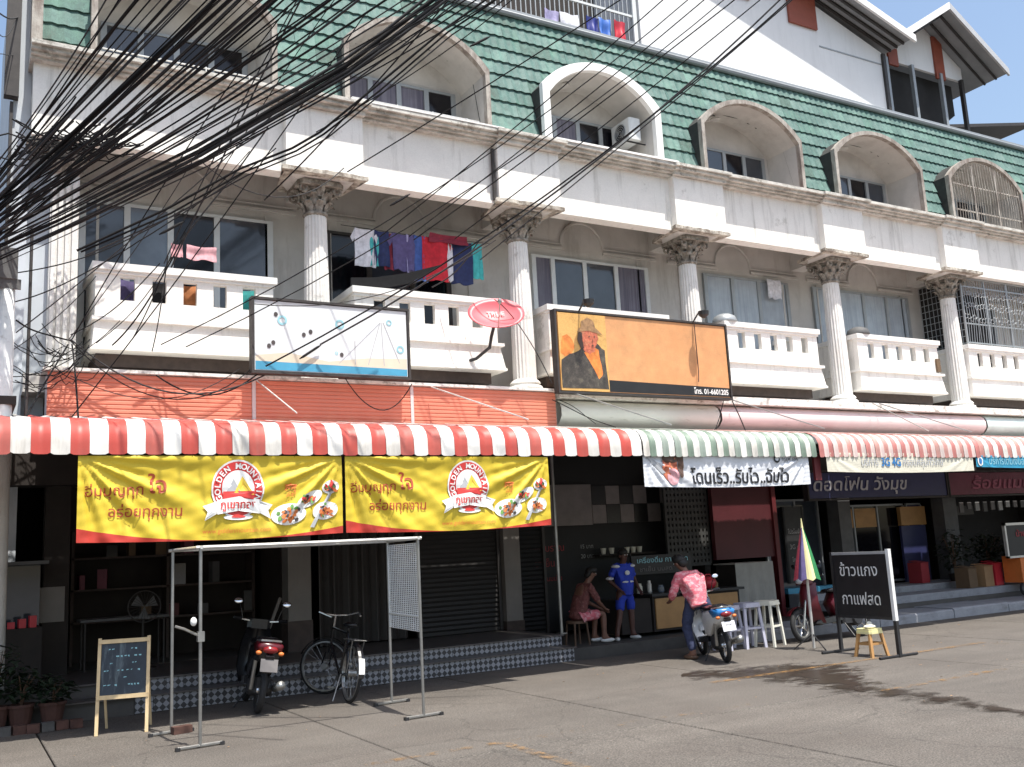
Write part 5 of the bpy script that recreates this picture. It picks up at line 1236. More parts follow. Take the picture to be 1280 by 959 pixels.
def motorbike(loc, heading, lean, label, body, accent, plate='plate', cat='scooter', name='scooter', steer=0, tail='lamp_red', wh=.27, wb=1.22, s=.92):
    p = thing(name, loc, label, cat); T = xf(loc, heading, lean, s)
    wheel(T, p, 0, wh); wheel(T, p, wb, wh, steer=steer)
    side_prism(T, [(-.30, .66), (-.36, .80), (-.10, .84), (.48, .77), (.60, .60), (.50, .38), (.25, .40), (.05, .56)], .135).build('body_panel', body, p, True)
    side_prism(T, [(-.34, .74), (-.38, .82), (-.12, .85), (.1, .80), (-.1, .70)], .145).build('side_stripe', accent, p, True)
    side_prism(T, [(-.22, .835), (-.20, .875), (.12, .885), (.28, .86), (.58, .84), (.64, .79), (.5, .77), (-.1, .82)], .125, ch=.04).build('seat', 'paint_black', p, True)
    side_prism(T, [(.40, .30), (.42, .40), (.95, .34), (1.0, .28), (.9, .25)], .15).build('floorboard', 'paint_black', p)
    b = MB(T)
    vs = []
    for (x, z, hw, bow) in ((.90, .28, .17, .0), (.98, .45, .21, .04), (1.02, .62, .21, .06), (1.0, .80, .19, .06), (.96, .95, .15, .05)):
        for k in range(7): u = k/6*2-1; vs.append((x+bow*(1-u*u)+.05-.10*u*u, u*hw, z))
    fs = [(i*7+j, i*7+j+1, (i+1)*7+j+1, (i+1)*7+j) for i in range(4) for j in range(6)]; o = len(vs)
    vs2 = [(x-.03, y*.97, z) for x, y, z in vs]; b.add(vs+vs2, fs+[tuple(reversed([i+o for i in f])) for f in fs]); b.build('leg_shield', body, p, True)
    b = MB(T); b.bbox((1.0, 0, 1.0), (.20, .30, .12), None, None, .05); b.build('handlebar_cover', body, p)
    b = MB(T); b.ell((1.09, 0, 1.0), (.05, .09, .055), None, 14, 8); b.build('headlight', 'plate', p, True)
    b = MB(T); b.tube([(.86, .34, 1.06), (.93, .2, 1.04), (.96, 0, 1.02), (.93, -.2, 1.04), (.86, -.34, 1.06)], .014, 6); hb = b.build('handlebar', 'chrome', p)
    for s in (-1, 1):
        b = MB(T); b.tube([(.86, s*.34, 1.06), (.90, s*.24, 1.05)], .021, 8); b.build('grip', 'paint_black', hb)
        b = MB(T); b.tube([(.93, s*.22, 1.05), (.93, s*.26, 1.18), (.91, s*.29, 1.24)], .007, 5); mi = b.build('mirror_stalk', 'paint_black', p)
        R = Matrix.Rotation(.25, 3, 'Y'); b = MB(T); b.ell((.91, s*.31, 1.27), (.022, .062, .042), R, 12, 8); b.build('mirror', 'paint_black', mi, True)
        b = MB(T); b.ell((.892, s*.31, 1.27), (.008, .054, .035), R, 12, 8); b.build('mirror_glass', 'mirror_face', mi, True)
        b = MB(T); b.tube([(wb, s*.07, wh), (1.12, s*.07, .62), (1.04, s*.05, .78)], .018, 6); b.build('fork', 'chrome' if s > 0 else 'steel', p)
    b = MB(T); n = 9; vs = []
    for k in range(n+1):
        a = radians(35+115*k/n)
        for y in (-.06, 0, .06): vs.append((wb+(wh+.035)*cos(a)-.0, y, wh+(wh+.035+(.012 if y == 0 else 0))*sin(a)))
    b.add(vs, [(i*3+j, i*3+j+1, (i+1)*3+j+1, (i+1)*3+j) for i in range(n) for j in range(2)]); b.build('front_mudguard', body, p, True)
    b = MB(T); b.bbox((-.33, 0, .60), (.05, .10, .22), Matrix.Rotation(-.5, 3, 'Y')); vs = []
    b.build('rear_mudguard', 'paint_black', p)
    if plate:
        b = MB(T); b.bbox((-.405, 0, .585), (.012, .20, .15), Matrix.Rotation(.35, 3, 'Y')); pl = b.build('number_plate', plate, p)
    b = MB(T); b.ell((-.36, 0, .76), (.045, .09, .045), None, 14, 8); b.build('tail_light', tail, p, True)
    for s in (-1, 1): b = MB(T); b.ell((-.34, s*.13, .72), (.03, .035, .025), None, 10, 6); b.build('turn_signal', 'print_orange', p, True)
    b = MB(T); b.tube([(.45, -.12, .28), (.2, -.17, .27), (.05, -.18, .30)], .022, 8); b.tube([(.10, -.18, .29), (-.28, -.19, .36)], [.045, .055], 10); b.build('exhaust', 'steel', p, True)
    b = MB(T); b.bbox((.18, 0, .33), (.42, .20, .18), None, None, .04); b.lathe([(.09, -.14), (.11, -.10), (.11, .1), (.09, .14)], (.1, 0, .30), 14, 'y'); b.build('engine', 'black_metal', p)
    b = MB(T); b.tube([(-.02, .12, .28), (-.10, .12, .62)], .024, 8); b.build('shock_absorber', 'steel', p)
    b = MB(T); b.tube([(.38, .1, .25), (.34, .24, .02-.0)], .011, 5); b.build('side_stand', 'black_metal', p)
    b = MB(T); b.tube([(-.08, .13, .84), (-.34, .11, .86), (-.40, 0, .865), (-.34, -.11, .86), (-.08, -.13, .84)], .013, 6); b.build('grab_rail', 'steel', p)
    return p, T
m1, T1 = motorbike((9.02, 10.22, 0), radians(66), radians(-5), 'white and blue scooter in the sun with a rider in a pink checked shirt', 'paint_scooter_white', 'paint_scooter_blue', s=.86)
b = MB(T1); put_text(b, 'ขจล', .06, (-.414, 0, .615), (0, -1, 0), (.34, 0, .94)); put_text(b, '583', .08, (-.394, 0, .555), (0, -1, 0), (.34, 0, .94)); b.build('plate_lettering', 'board_black', m1)
motorbike((2.98, 11.05, 0), radians(82), radians(9), 'dark motorbike parked in the shade beside the bicycle, tail and number plate to the camera', 'paint_black', 'paint_red', plate='letter_dim', cat='motorbike', name='motorbike')
motorbike((12.50, 11.0, 0), radians(174), radians(7), 'dark scooter with a red shield parked behind the folded umbrella', 'paint_red', 'paint_black', steer=.25)
motorbike((19.6, 11.35, 0), radians(178), radians(7), 'dark motorbike cut by the right edge of the photo, in front of the orange cart', 'paint_black', 'paint_red', cat='motorbike', name='motorbike')

bc = thing('bicycle', (4.0, 11.4, 0), 'old black bicycle with a white patch on its rear mudguard, standing against the tiled step', 'bicycle')
T = xf((4.0, 10.95, 0), radians(88), radians(7)); wheel(T, bc, 0, .33, .02, 24, rimm='steel'); wheel(T, bc, 1.02, .33, .02, 24, steer=radians(52), rimm='steel')
b = MB(T); bb_ = (.42, 0, .27); hd1 = (.86, 0, .62); hd2 = (.82, 0, .80); st1 = (.26, 0, .76)
for a, c in ((bb_, hd1), (bb_, st1), (st1, hd2), ((0, .05, .33), bb_), ((0, -.05, .33), bb_), ((0, .05, .33), st1), ((0, -.05, .33), st1), (hd1, hd2)): b.tube([a, c], .015, 6)
b.build('frame', 'paint_black', bc)
b = MB(T); b.tube([hd1, (.93, 0, .5)], .016, 6); b.tube([(.93, -.04, .5), (1.02, -.05, .33)], .011, 5); b.tube([(.93, .04, .5), (1.02, .05, .33)], .011, 5); b.build('fork', 'paint_black', bc)
b = MB(T); b.tube([hd2, (.79, 0, .95)], .012, 6); b.tube([(.62, .10, .93), (.74, .22, .98), (.82, .12, .96), (.79, 0, .95), (.76, -.14, .96), (.62, -.24, 1.0), (.5, -.22, .96)], .012, 6); b.build('handlebar', 'chrome', bc)
b = MB(T); b.tube([st1, (.24, 0, .84)], .012, 6); b.ell((.18, 0, .86), (.14, .085, .035), None, 12, 6); b.build('saddle', 'paint_black', bc, True)
b = MB(T); b.lathe([(.09, -.004), (.09, .004)], bb_, 18, 'y'); b.tube([(bb_[0], .03, bb_[2]), (.50, .05, .13)], .009, 5); b.tube([(bb_[0], -.03, bb_[2]), (.34, -.05, .41)], .009, 5); b.box(.46, .54, .05, .12, .12, .14); b.box(.30, .38, -.12, -.05, .40, .42); b.build('crank', 'steel', bc)
def guard(x, steer, name, a0, a1, m, hw=.03, r=.355):
    T2 = T @ Matrix.Translation((x, 0, .33)) @ Matrix.Rotation(steer, 4, 'Z'); b = MB(T2); vs = []; n = 12
    for k in range(n+1):
        a = radians(a0+(a1-a0)*k/n)
        for y in (-hw, 0, hw): vs.append((r*cos(a)*(1 if y == 0 else .985), y, r*sin(a)*(1 if y == 0 else .985)))
    b.add(vs, [(i*3+j, i*3+j+1, (i+1)*3+j+1, (i+1)*3+j) for i in range(n) for j in range(2)]); return b.build(name, m, bc)
guard(0, 0, 'mudguard', 60, 185, 'paint_black'); guard(1.02, radians(52), 'mudguard', 20, 130, 'paint_black'); guard(0, 0, 'white_patch', 150, 178, 'paint_white', .034, .362)
b = MB(T)
for y in (-.07, 0, .07): b.tube([(.18, y, .70), (-.22, y, .70)], .006, 4)
for x in (.1, -.05, -.2): b.tube([(x, -.07, .70), (x, .07, .70)], .006, 4)
b.tube([(-.15, .07, .70), (0, .06, .33)], .006, 4); b.tube([(-.15, -.07, .70), (0, -.06, .33)], .006, 4); b.build('luggage_rack', 'steel', bc)
b = MB(T); b.tube([(.2, .06, .30), (.1, .16, .01)], .008, 5); b.build('kickstand', 'steel', bc)

# ================================================================== STREET THINGS
# market-stall frame of thin steel tube with a hanging wire grid
F_ = thing('stall_frame', (3.1, 9.9, 0), 'bare stall frame of thin steel tubes with a wire grid hanging at its right end', 'stall frame')
Ps = [(2.03, 9.44), (4.21, 9.36), (4.34, 10.50), (1.97, 10.45)]
for (x, y) in Ps:
    b = MB(); b.tube([(x, y, .02), (x, y, 1.78)], .016, 8); po = b.build('post', 'steel', F_)
    b = MB(); b.tube([(x-.20, y-.02, .02), (x+.20, y+.02, .02)], .015, 6); b.build('foot', 'steel', po)
    for s in (-1, 1): b = MB(); b.bbox((x+s*.20, y+s*.02, .015), (.04, .05, .03)); b.build('foot_cap', 'black_metal', po)
for i in range(4):
    (xa, ya), (xb, yb) = Ps[i], Ps[(i+1) % 4]; b = MB(); d = Vector((xb-xa, yb-ya, 0)).normalized()*.04
    b.tube([(xa-d.x, ya-d.y, 1.79), (xb+d.x, yb+d.y, 1.79)], .017, 8); b.build('top_rail', 'steel_pale', F_)
b = MB(); xa, ya = 4.225, 9.42; xb, yb = 4.325, 10.45; za, zb = .84, 1.74
for k in range(46): z = za+(zb-za)*k/45; b.tube([(xa, ya, z), (xb, yb, z)], .0045, 4)
for k in range(17): t = k/16; b.tube([(xa+(xb-xa)*t, ya+(yb-ya)*t, za), (xa+(xb-xa)*t, ya+(yb-ya)*t, zb)], .0045, 4)
b.tube([(xa, ya, za+.15), (xb, yb, za+.15)], .012, 5); b.tube([(xa, ya, za), (xa, ya, zb)], .010, 5); b.tube([(xb, yb, za), (xb, yb, zb)], .010, 5)
g_ = b.build('wire_grid', 'alu_white', F_); g_['kind'] = 'stuff'
lp = thing('clamp_lamp', (2.03, 9.44, 1.0), 'small lamp with a white bulb clamped to the left post of the stall frame', 'lamp')
b = MB(); b.tube([(2.03, 9.42, .98), (1.88, 9.42, 1.06), (1.80, 9.42, 1.09)], .012, 6); b.bbox((2.03, 9.43, .98), (.06, .06, .09)); b.build('arm', 'steel', lp)
b = MB(); b.ell((1.96, 9.40, 1.12), (.03, .03, .04), None, 10, 8); b.build('bulb', 'paint_white', lp, True)
# chalkboard easel
ea = thing('chalkboard_easel', (1.56, 10.95, 0), 'pale wooden easel holding a dark blue chalkboard with faint writing', 'easel')
A_, B_ = Vector((1.335, 10.93, 0)), Vector((1.79, 10.79, 0)); d = (B_-A_).normalized(); back = Vector((-d.y, d.x, 0))
def q_(a, off, z): return A_+d*a+back*off+Vector((0, 0, z))
L = (B_-A_).length; Rz = Matrix.Rotation(atan2(d.y, d.x), 3, 'Z')
for a in (0, L): b = MB(); b.prism([q_(a-.016, 0, 0), q_(a+.016, 0, 0), q_(a+.016, .022, 0), q_(a-.016, .022, 0)], back*.12+Vector((0, 0, .94))); b.build('leg', 'wood_pale', ea)
for a in (.02, L-.02): b = MB(); b.prism([q_(a-.012, .46, 0), q_(a+.012, .46, 0), q_(a+.012, .48, 0), q_(a-.012, .48, 0)], back*-.34+Vector((0, 0, .90))); b.build('leg', 'wood_pale', ea)
for z, off in ((.36, .040), (.905, .105)): b = MB(); b.bbox(q_(L/2, off+.008, z), (L+.02, .03, .04), Rz); b.build('rail', 'wood_pale', ea)
b = MB(); b.prism([q_(.02, .052, .38), q_(L-.02, .052, .38), q_(L-.02, .060, .38), q_(.02, .060, .38)], back*.065+Vector((0, 0, .51))); bd = b.build('chalkboard', 'board_blue', ea)
b = MB(); rn = random.Random(6)
for k in range(6):
    z = .82-.07*k; a = .05
    while a < L-.08:
        w_ = rn.uniform(.012, .03)
        if rn.random() < .6: o_ = .052-.004+.1275*(z-.38); b.poly([q_(a, o_, z), q_(a+w_, o_, z+rn.uniform(-.01, .01)), q_(a+w_, o_, z+.012), q_(a, o_, z+.010)])
        a += w_+rn.uniform(.008, .02)
ow = b.build('chalk_writing', 'print_aqua', bd); ow['kind'] = 'stuff'
b = MB(); b.bbox((2.06, 10.42, .035), (.19, .09, .07), Matrix.Rotation(.2, 3, 'Z')); tag(b.build('brick', 'brick'), 'single reddish brick weighing down the rear left foot of the stall frame', 'brick')
# black menu board on a stand
ms = thing('menu_board', (10.7, 9.3, 0), 'black menu board with white hand-painted Thai words on a stand, one post white', 'sign')
A_, B_ = Vector((10.75, 9.82, 0)), Vector((10.68, 8.80, 0)); d = (B_-A_).normalized(); nrm = Vector((d.y, -d.x, 0)); L = (B_-A_).length; Rz = Matrix.Rotation(atan2(d.y, d.x), 3, 'Z')
fc = Vector((-1, 0, 0)) if nrm.x > 0 else nrm
fcn = nrm if nrm.x < 0 else -nrm
b = MB(); b.bbox(A_+d*(L/2)+Vector((0, 0, .91)), (L-.06, .03, .84), Rz); bd = b.build('board', 'board_black', ms)
for z in (1.335, .485): b = MB(); b.bbox(A_+d*(L/2)+Vector((0, 0, z)), (L, .04, .035), Rz); b.build('rail', 'paint_grey' if z > 1 else 'black_metal', ms)
b = MB(); b.bbox(A_+Vector((0, 0, .68)), (.04, .045, 1.36), Rz); b.build('post', 'black_metal', ms)['label'] = 'dark far post'
b = MB(); b.bbox(B_+Vector((0, 0, .92)), (.05, .05, .92), Rz); b.build('post', 'paint_white', ms)['label'] = 'white upper part of the near post'
b = MB(); b.bbox(B_+Vector((0, 0, .23)), (.05, .045, .46), Rz); b.build('post', 'black_metal', ms)['label'] = 'black lower part of the near post'
for c in (A_, B_): b = MB(); b.tube([c+Vector((-.38, 0, .02)), c+Vector((.34, 0, .02))], .018, 6); b.build('foot', 'black_metal', ms)
for t, z in (('ข้าวแกง', 1.10), ('กาแฟสด', .72)):
    b = MB(); put_text(b, t, .22, A_+d*(L*.47)+fcn*.019+Vector((0, 0, z)), d, (0, 0, 1), bold=.004, fit=.68); w_ = b.build('lettering', 'paint_white', bd)
# folded market umbrella
um = thing('folded_umbrella', (10.77, 10.34, 0), 'folded market umbrella with purple, cream and green panels on a steel tripod', 'umbrella')
b = MB(); b.tube([(10.77, 10.34, .02), (10.77, 10.34, 1.0)], .02, 8); b.build('pole', 'steel_pale', um)
for a in (.3, 2.4, 4.5): b = MB(); b.tube([(10.77, 10.34, .22), (10.77+.28*cos(a), 10.34+.28*sin(a), .01)], .010, 5); b.build('foot', 'black_metal', um)
ms_ = ['cloth_violet', 'plastic_yellow', 'leaf_green', 'leaf_green', 'shirt_blue', 'cloth_maroon', 'plastic_pale', 'cloth_maroon']
mk('leaf_green', (.02, .19, .06), .6, .1)
for k in range(8):
    a0, a1 = 2*pi*k/8, 2*pi*(k+1)/8; b = MB(); vs = []; H_ = [1.74, 1.6, 1.4, 1.2, 1.0]; R_ = [.012, .05, .105, .155, .205]
    a0 += pi*.99; a1 += pi*.99
    for z, r in zip(H_, R_):
        for t in (0, .25, .5, .75, 1): a = a0+(a1-a0)*t; rr = r*(1-.16*abs(t-.5)*2) if z < 1.7 else r; vs.append((10.77+rr*cos(a), 10.34+rr*sin(a), z-(0 if z > 1.05 else .03*(1-abs(t-.5)*2))))
    b.add(vs, [(i*5+j, i*5+j+1, (i+1)*5+j+1, (i+1)*5+j) for i in range(4) for j in range(4)]); b.build('panel', ms_[k], um)
b = MB(); b.tube([(10.77, 10.34, 1.7), (10.77, 10.34, 1.86)], [.02, .006], 6); b.build('tip', 'plastic_yellow', um)
# plastic stools
def stool(x, y, s, h, m, m2, label, group=None, rot=0):
    t = thing('plastic_stool', (x, y, 0), label, 'stool', group); T = Matrix.Translation((x, y, 0)) @ Matrix.Rotation(rot, 4, 'Z')
    b = MB(T); b.bbox((0, 0, h-.02), (s, s, .04), None, None, .03); b.bbox((0, 0, h-.05), (s*1.04, s*1.04, .03), None, None, .03); b.build('seat', m, t)
    for sx in (-1, 1):
        for sy in (-1, 1): b = MB(T); k = s*.42; b.prism([(sx*(k-.022), sy*k, h-.06), (sx*(k+.022), sy*k, h-.06), (sx*(k+.022), sy*(k-.03), h-.06), (sx*(k-.022), sy*(k-.03), h-.06)], (sx*.045, sy*.045, -(h-.06))); b.build('leg', m2, t)
    for (z, k) in ((h*.42, s*.45),): 
        b = MB(T)
        for sx in (-1, 1): b.box(sx*k-.008, sx*k+.008, -k, k, z, z+.03); b.box(-k, k, sx*k-.008, sx*k+.008, z+.001, z+.029)
        b.build('stretcher', m2, t)
    return t
stool(10.58, 9.16, .25, .36, 'plastic_yellow', 'ochre', 'small yellow plastic stool with a cloth on it below the black menu board')
b = MB(); b.ell((10.55, 9.12, .385), (.10, .07, .025), None, 12, 6); b.ell((10.64, 9.2, .40), (.04, .04, .045), None, 10, 6); tag(b.build('crumpled_cloth', 'plastic_pale', smooth=True), 'crumpled pale cloth lying on the small yellow stool', 'cloth')
stool(10.12, 11.38, .30, .64, 'plastic_white', 'plastic_white', 'leftmost of the three tall white plastic stools, next to the rear of the scooter', 'tall stools beside the counter', .2)
stool(10.45, 11.30, .30, .66, 'plastic_white', 'plastic_white', 'middle of the three tall white plastic stools beside the maroon post', 'tall stools beside the counter', -.1)
stool(10.78, 11.22, .30, .67, 'plastic_pale', 'plastic_pale', 'rightmost tall white plastic stool, coloured as if sunlit, nearest the folded umbrella', 'tall stools beside the counter', .35)  # sunlight put into this stool's paler, warmer plastic colour
# covered cabinet
cb = thing('covered_cabinet', (12.4, 13.2, .13), 'cabinet draped with a plain grey sheet beside the maroon post', 'cabinet')
b = MB(); b.box(12.02, 12.82, 13.2, 13.7, .18, 1.16); b.build('cabinet', 'shop_brown', cb)
b = MB(); vs = []
for j in range(8):
    for i in range(21):
        u = i/20; z = 1.19-.80*j/7; vs.append((11.98+.9*u, 13.15+.02*sin(u*24)*(j/7), z-.03*sin(u*7)*(1 if j == 7 else 0)))
b.add(vs, [(j*21+i, j*21+i+1, (j+1)*21+i+1, (j+1)*21+i) for j in range(7) for i in range(20)]); b.box(11.98, 12.88, 13.15, 13.72, 1.17, 1.19); b.build('sheet', 'cloth_sheet', cb, False)
# coffee counter
ct = thing('coffee_counter', (10.9, 13.1, .13), 'coffee counter with ochre front panels and dark frame behind the scooter rider', 'counter')
b = MB(); b.box(9.98, 11.86, 12.98, 13.6, .2, .76); b.build('carcass', 'shop_brown', ct)
for x0, x1 in ((10.02, 10.88), (10.96, 11.80)): b = MB(); b.box(x0, x1, 12.955, 12.98, .24, .72); b.build('front_panel', 'ochre', ct)
b = MB(); b.box(9.92, 11.92, 12.9, 13.65, .76, .80); b.build('counter_top', 'black_metal', ct)
b = MB(); b.box(9.35, 9.95, 13.0, 13.6, .2, .74); b.build('side_cabinet', 'shop_brown', ct)
b = MB(); b.box(10.0, 11.3, 13.5, 13.54, 1.1, 1.42); b.tube([(10.02, 13.55, .8), (10.02, 13.55, 1.45)], .015, 5); b.tube([(11.28, 13.55, .8), (11.28, 13.55, 1.45)], .015, 5); mb_ = b.build('menu_strip', 'board_black', ct)
b = MB(); put_text(b, 'เครื่องดื่ม กาแฟสด', .12, (10.66, 13.49, 1.33), fit=1.1, bold=.01); b.build('lettering', 'print_aqua', mb_)
b = MB(); put_text(b, 'ชาเย็น นมสด', .1, (10.5, 13.49, 1.18), fit=.7, bold=.01); b.build('lettering', 'letter_dim', mb_)
for k, (x, y, h, r, m, lab) in enumerate(((10.05, 13.4, .16, .05, 'plastic_pale', 'cream jar at the left end of the coffee counter'), (10.22, 13.35, .2, .04, 'steel_pale', 'tall steel shaker on the coffee counter beside the cream jar'),
        (10.42, 13.3, .12, .055, 'glass_blue', 'squat glass jar on the coffee counter'), (11.05, 13.3, .2, .06, 'plastic_white', 'white plastic tub on the coffee counter behind the scooter mirror'), (11.55, 13.25, .12, .07, 'carton', 'small brown tin at the right end of the coffee counter'))):
    b = MB(); b.lathe([(r*.9, .8), (r, .82), (r, .8+h*.7), (r*.7, .8+h*.85), (r*.72, .8+h), (.001, .8+h+.004)], (x, y, 0), 12); tag(b.build('jar', m, smooth=False), lab, 'jar', 'jars on the coffee counter')
b = MB(); b.ell((11.3, 13.1, .90), (.15, .12, .11), None, 14, 8); b.tube([(11.2, 13.1, .96), (11.24, 13.1, 1.04), (11.34, 13.1, 1.04), (11.4, 13.1, .96)], .012, 5); tag(b.build('carrier_bag', 'plastic_red', smooth=True), 'red plastic bag on the right half of the coffee counter', 'bag')
sh_ = thing('cup_shelf', (10.4, 14.4, 1.45), 'narrow wall shelf with white cups above the coffee counter', 'shelf')
b = MB(); b.box(9.95, 11.2, 14.35, 14.6, 1.44, 1.47); b.build('shelf_board', 'shop_brown', sh_)
for k, x in enumerate((10.1, 10.28, 10.62, 10.76, 10.9)):
    b = MB(); b.lathe([(.035, 1.472), (.05, 1.56), (.052, 1.575)], (x, 14.45, 0), 12); tag(b.build('cup', 'plastic_pale'), 'pale cup standing on the wall shelf above the coffee counter', 'cup', 'cups on the wall shelf')
# right-hand shop things
def carton(x, y, z, w_, h, m, label, cat='box'):
    t = thing('carton', (x, y, z), label, cat); b = MB(); b.bbox((x, y, z+h/2), (w_, .3, h), Matrix.Rotation(.1, 3, 'Z')); b.build('box_body', m, t)
    b = MB(); b.bbox((x, y-.02, z+h+.012), (w_*.96, .3, .012), Matrix.Rotation(.1, 3, 'Z') @ Matrix.Rotation(.15, 3, 'X')); b.build('flap', m, t)
carton(17.9, 12.9, .402, .30, .40, 'carton_dark', 'dark brown carton, leftmost of the boxes on the pavement by the grey pillar'); carton(18.35, 12.85, .402, .32, .42, 'carton', 'tan carton standing between the dark carton and the red crate'); carton(18.75, 12.9, .402, .30, .46, 'plastic_red', 'red crate, rightmost of the boxes by the grey pillar', 'crate')
carton(17.5, 13.7, .522, .28, .42, 'letter_red', 'dim red crate beside the glass doors of the phone shop', 'crate')
def leaves(mb, c, r, n, size, rn, up=.3):
    for _ in range(n):
        while True:
            v = Vector((rn.uniform(-1, 1), rn.uniform(-1, 1), rn.uniform(-1, 1)))
            if v.length < 1: break
        p = Vector(c)+Vector((v.x*r[0], v.y*r[1], v.z*r[2])); a = rn.uniform(0, 6.3); d = Vector((cos(a), sin(a), rn.uniform(-.5, up))).normalized(); s_ = d.cross(Vector((0, 0, 1))).normalized()*size*.28; L_ = size*rn.uniform(.6, 1.3)
        mb.add([p, p+d*L_*.45+s_, p+d*L_-Vector((0, 0, L_*.25)), p+d*L_*.45-s_], [(0, 1, 2, 3)])
def pot_plant(x, y, z, h, r, label, m='leaf_dark', pot='terracotta', group=None, ph=.24, n=140, size=.11):
    t = thing('potted_plant', (x, y, z), label, 'plant', group); rn = random.Random(int(x*31+y*7))
    b = MB(); b.lathe([(.09, z), (.13, z+ph), (.145, z+ph), (.145, z+ph+.03), (.12, z+ph+.03), (.11, z+ph)], (x, y, 0), 14); b.build('pot', pot, t)
    b = MB()
    for k in range(5): a = rn.uniform(0, 6.3); b.tube([(x, y, z+ph), (x+.05*cos(a), y+.05*sin(a), z+ph+(h-ph)*.5), (x+r*.6*cos(a), y+r*.6*sin(a), z+h*.92)], [.012, .009, .004], 5)
    b.build('stem', 'wood_dark', t)
    b = MB(); leaves(b, (x, y, z+ph+(h-ph)*.6), (r, r, (h-ph)*.5), n, size, rn); b.build('foliage', m, t)
G1 = 'potted plants at the left shop'
for x, y, h, r, lab in ((.25, 12.0, .75, .30, 'bushy potted plant at the very left edge below the awning'), (.72, 12.02, .62, .26, 'dark potted plant in the second place from the left edge'), (1.02, 11.95, .50, .22, 'low dark potted plant just left of the chalkboard easel'), (-.35, 11.95, .8, .3, 'tall potted plant beyond the left edge of the step'), (.48, 12.04, .9, .3, 'tallest dark potted plant behind the left row')):
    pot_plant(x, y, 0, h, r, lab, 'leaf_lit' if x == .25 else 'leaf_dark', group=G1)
for x, y, h, r, lab in ((19.1, 13.1, 1.0, .35, 'leafy potted plant behind the red crate by the grey pillar'), (18.2, 13.35, 1.15, .3, 'slender potted plant behind the tan carton'), (18.95, 13.1, 1.05, .38, 'large dark potted plant left of the orange cart')):
    pot_plant(x, y, .402, h, r, lab, 'leaf_dark', 'shop_brown', 'potted plants at the right shop', n=200, size=.13)
rn = random.Random(9)
for k in range(9):
    x = .15+k*.135; b = MB(); b.bbox((x, 11.72+rn.uniform(-.03, .03), .045+rn.uniform(0, .0)), (.12, .10, .09), Matrix.Rotation(rn.uniform(-.2, .2), 3, 'Z')); tag(b.build('border_stone', 'brick' if k % 3 else 'stone_block'), 'rough block in the low border in front of the left potted plants', 'stone', 'blocks bordering the left plants')
cart = thing('drinks_cart', (19.4, 12.3, .16), 'orange drinks cart with a framed dark menu board at the right edge', 'cart')
b = MB(); b.box(18.85, 20.2, 12.3, 12.7, .45, .98); b.build('cart_body', 'print_orange', cart)
b = MB(); b.box(18.45, 20.2, 12.26, 12.3, .99, 1.60); b.build('menu_board', 'board_black', cart)
b = MB()
for (xa, xb, za, zb) in ((18.40, 18.45, .95, 1.65), (20.2, 20.25, .95, 1.65), (18.4, 20.25, 1.60, 1.65), (18.4, 20.25, .95, .99)): b.box(xa, xb, 12.25, 12.31, za, zb)
b.build('board_frame', 'steel_pale', cart)
b = MB(); put_text(b, 'น้ำผลไม้ปั่น', .16, (19.2, 12.25, 1.42), bold=.02, fit=.9); b.build('lettering', 'letter_red', cart)
for x in (18.95, 20.0): b = MB(); b.torus((x, 12.35, .33), .13, .025, 'y', 20, 6); b.build('wheel', 'tyre', cart)
# left shop things
sc_ = thing('snack_counter', (.4, 13.6, .335), 'dim snack counter with a row of red and white packets in the left shop', 'counter')
b = MB(); b.box(-1.2, 1.0, 13.3, 13.9, .335, 1.0); b.build('counter_body', 'shop_brown', sc_)
b = MB(); b.box(-1.2, 1.0, 13.85, 13.9, 1.0, 1.75); b.build('glass_back', 'glass_dark', sc_)
b = MB(); b.box(-1.25, 1.05, 13.25, 13.95, 1.75, 1.79); b.build('top_shelf', 'pillar_grey', sc_)
rn = random.Random(12)
for k in range(14):
    x = -.6+k*.115; h = rn.uniform(.07, .14); b = MB(); b.bbox((x, 13.38, 1.0+h/2), (.08, .06, h), Matrix.Rotation(rn.uniform(-.3, .3), 3, 'Z')); tag(b.build('snack_packet', rn.choice(['letter_red', 'plastic_red', 'paint_grey', 'print_red'])), 'small snack packet in the row on the left shop counter', 'packet', 'packets on the snack counter')
b = MB(); b.box(.98, 1.30, 13.96, 13.98, 1.02, 1.46); t = b.build('poster', 'pillar_white'); tag(t, 'pale notice stuck on the wall behind the chalkboard easel', 'poster')
fn = thing('pedestal_fan', (2.2, 13.6, .355), 'grey pedestal fan in the dark shop above the chalkboard easel', 'fan')
b = MB(); b.lathe([(.17, .356), (.17, .38), (.03, .40)], (2.2, 13.6, 0), 14); b.tube([(2.2, 13.6, .38), (2.2, 13.6, 1.1)], .015, 6); b.build('stand', 'dark_frame', fn)
b = MB(); b.torus((2.2, 13.5, 1.15), .2, .008, 'y', 24, 5)
for k in range(24): a = 2*pi*k/24; b.tube([(2.2+.2*cos(a), 13.5, 1.15+.2*sin(a)), (2.2+.04*cos(a), 13.46, 1.15+.04*sin(a))], .003, 3)
b.build('guard', 'dark_frame', fn)
for k in range(3): a = 2*pi*k/3; b = MB(); b.poly([(2.2, 13.5, 1.15), (2.2+.17*cos(a), 13.52, 1.15+.17*sin(a)), (2.2+.17*cos(a+.9), 13.48, 1.15+.17*sin(a+.9))]); b.build('blade', 'pillar_grey', fn)
b = MB(); b.tube([at(325, 818, 13.1), at(350, 748, 13.5)], .022, 6); tag(b.build('leaning_pole', 'pillar_white'), 'pale wooden pole leaning in the dark shop behind the motorbike', 'pole')

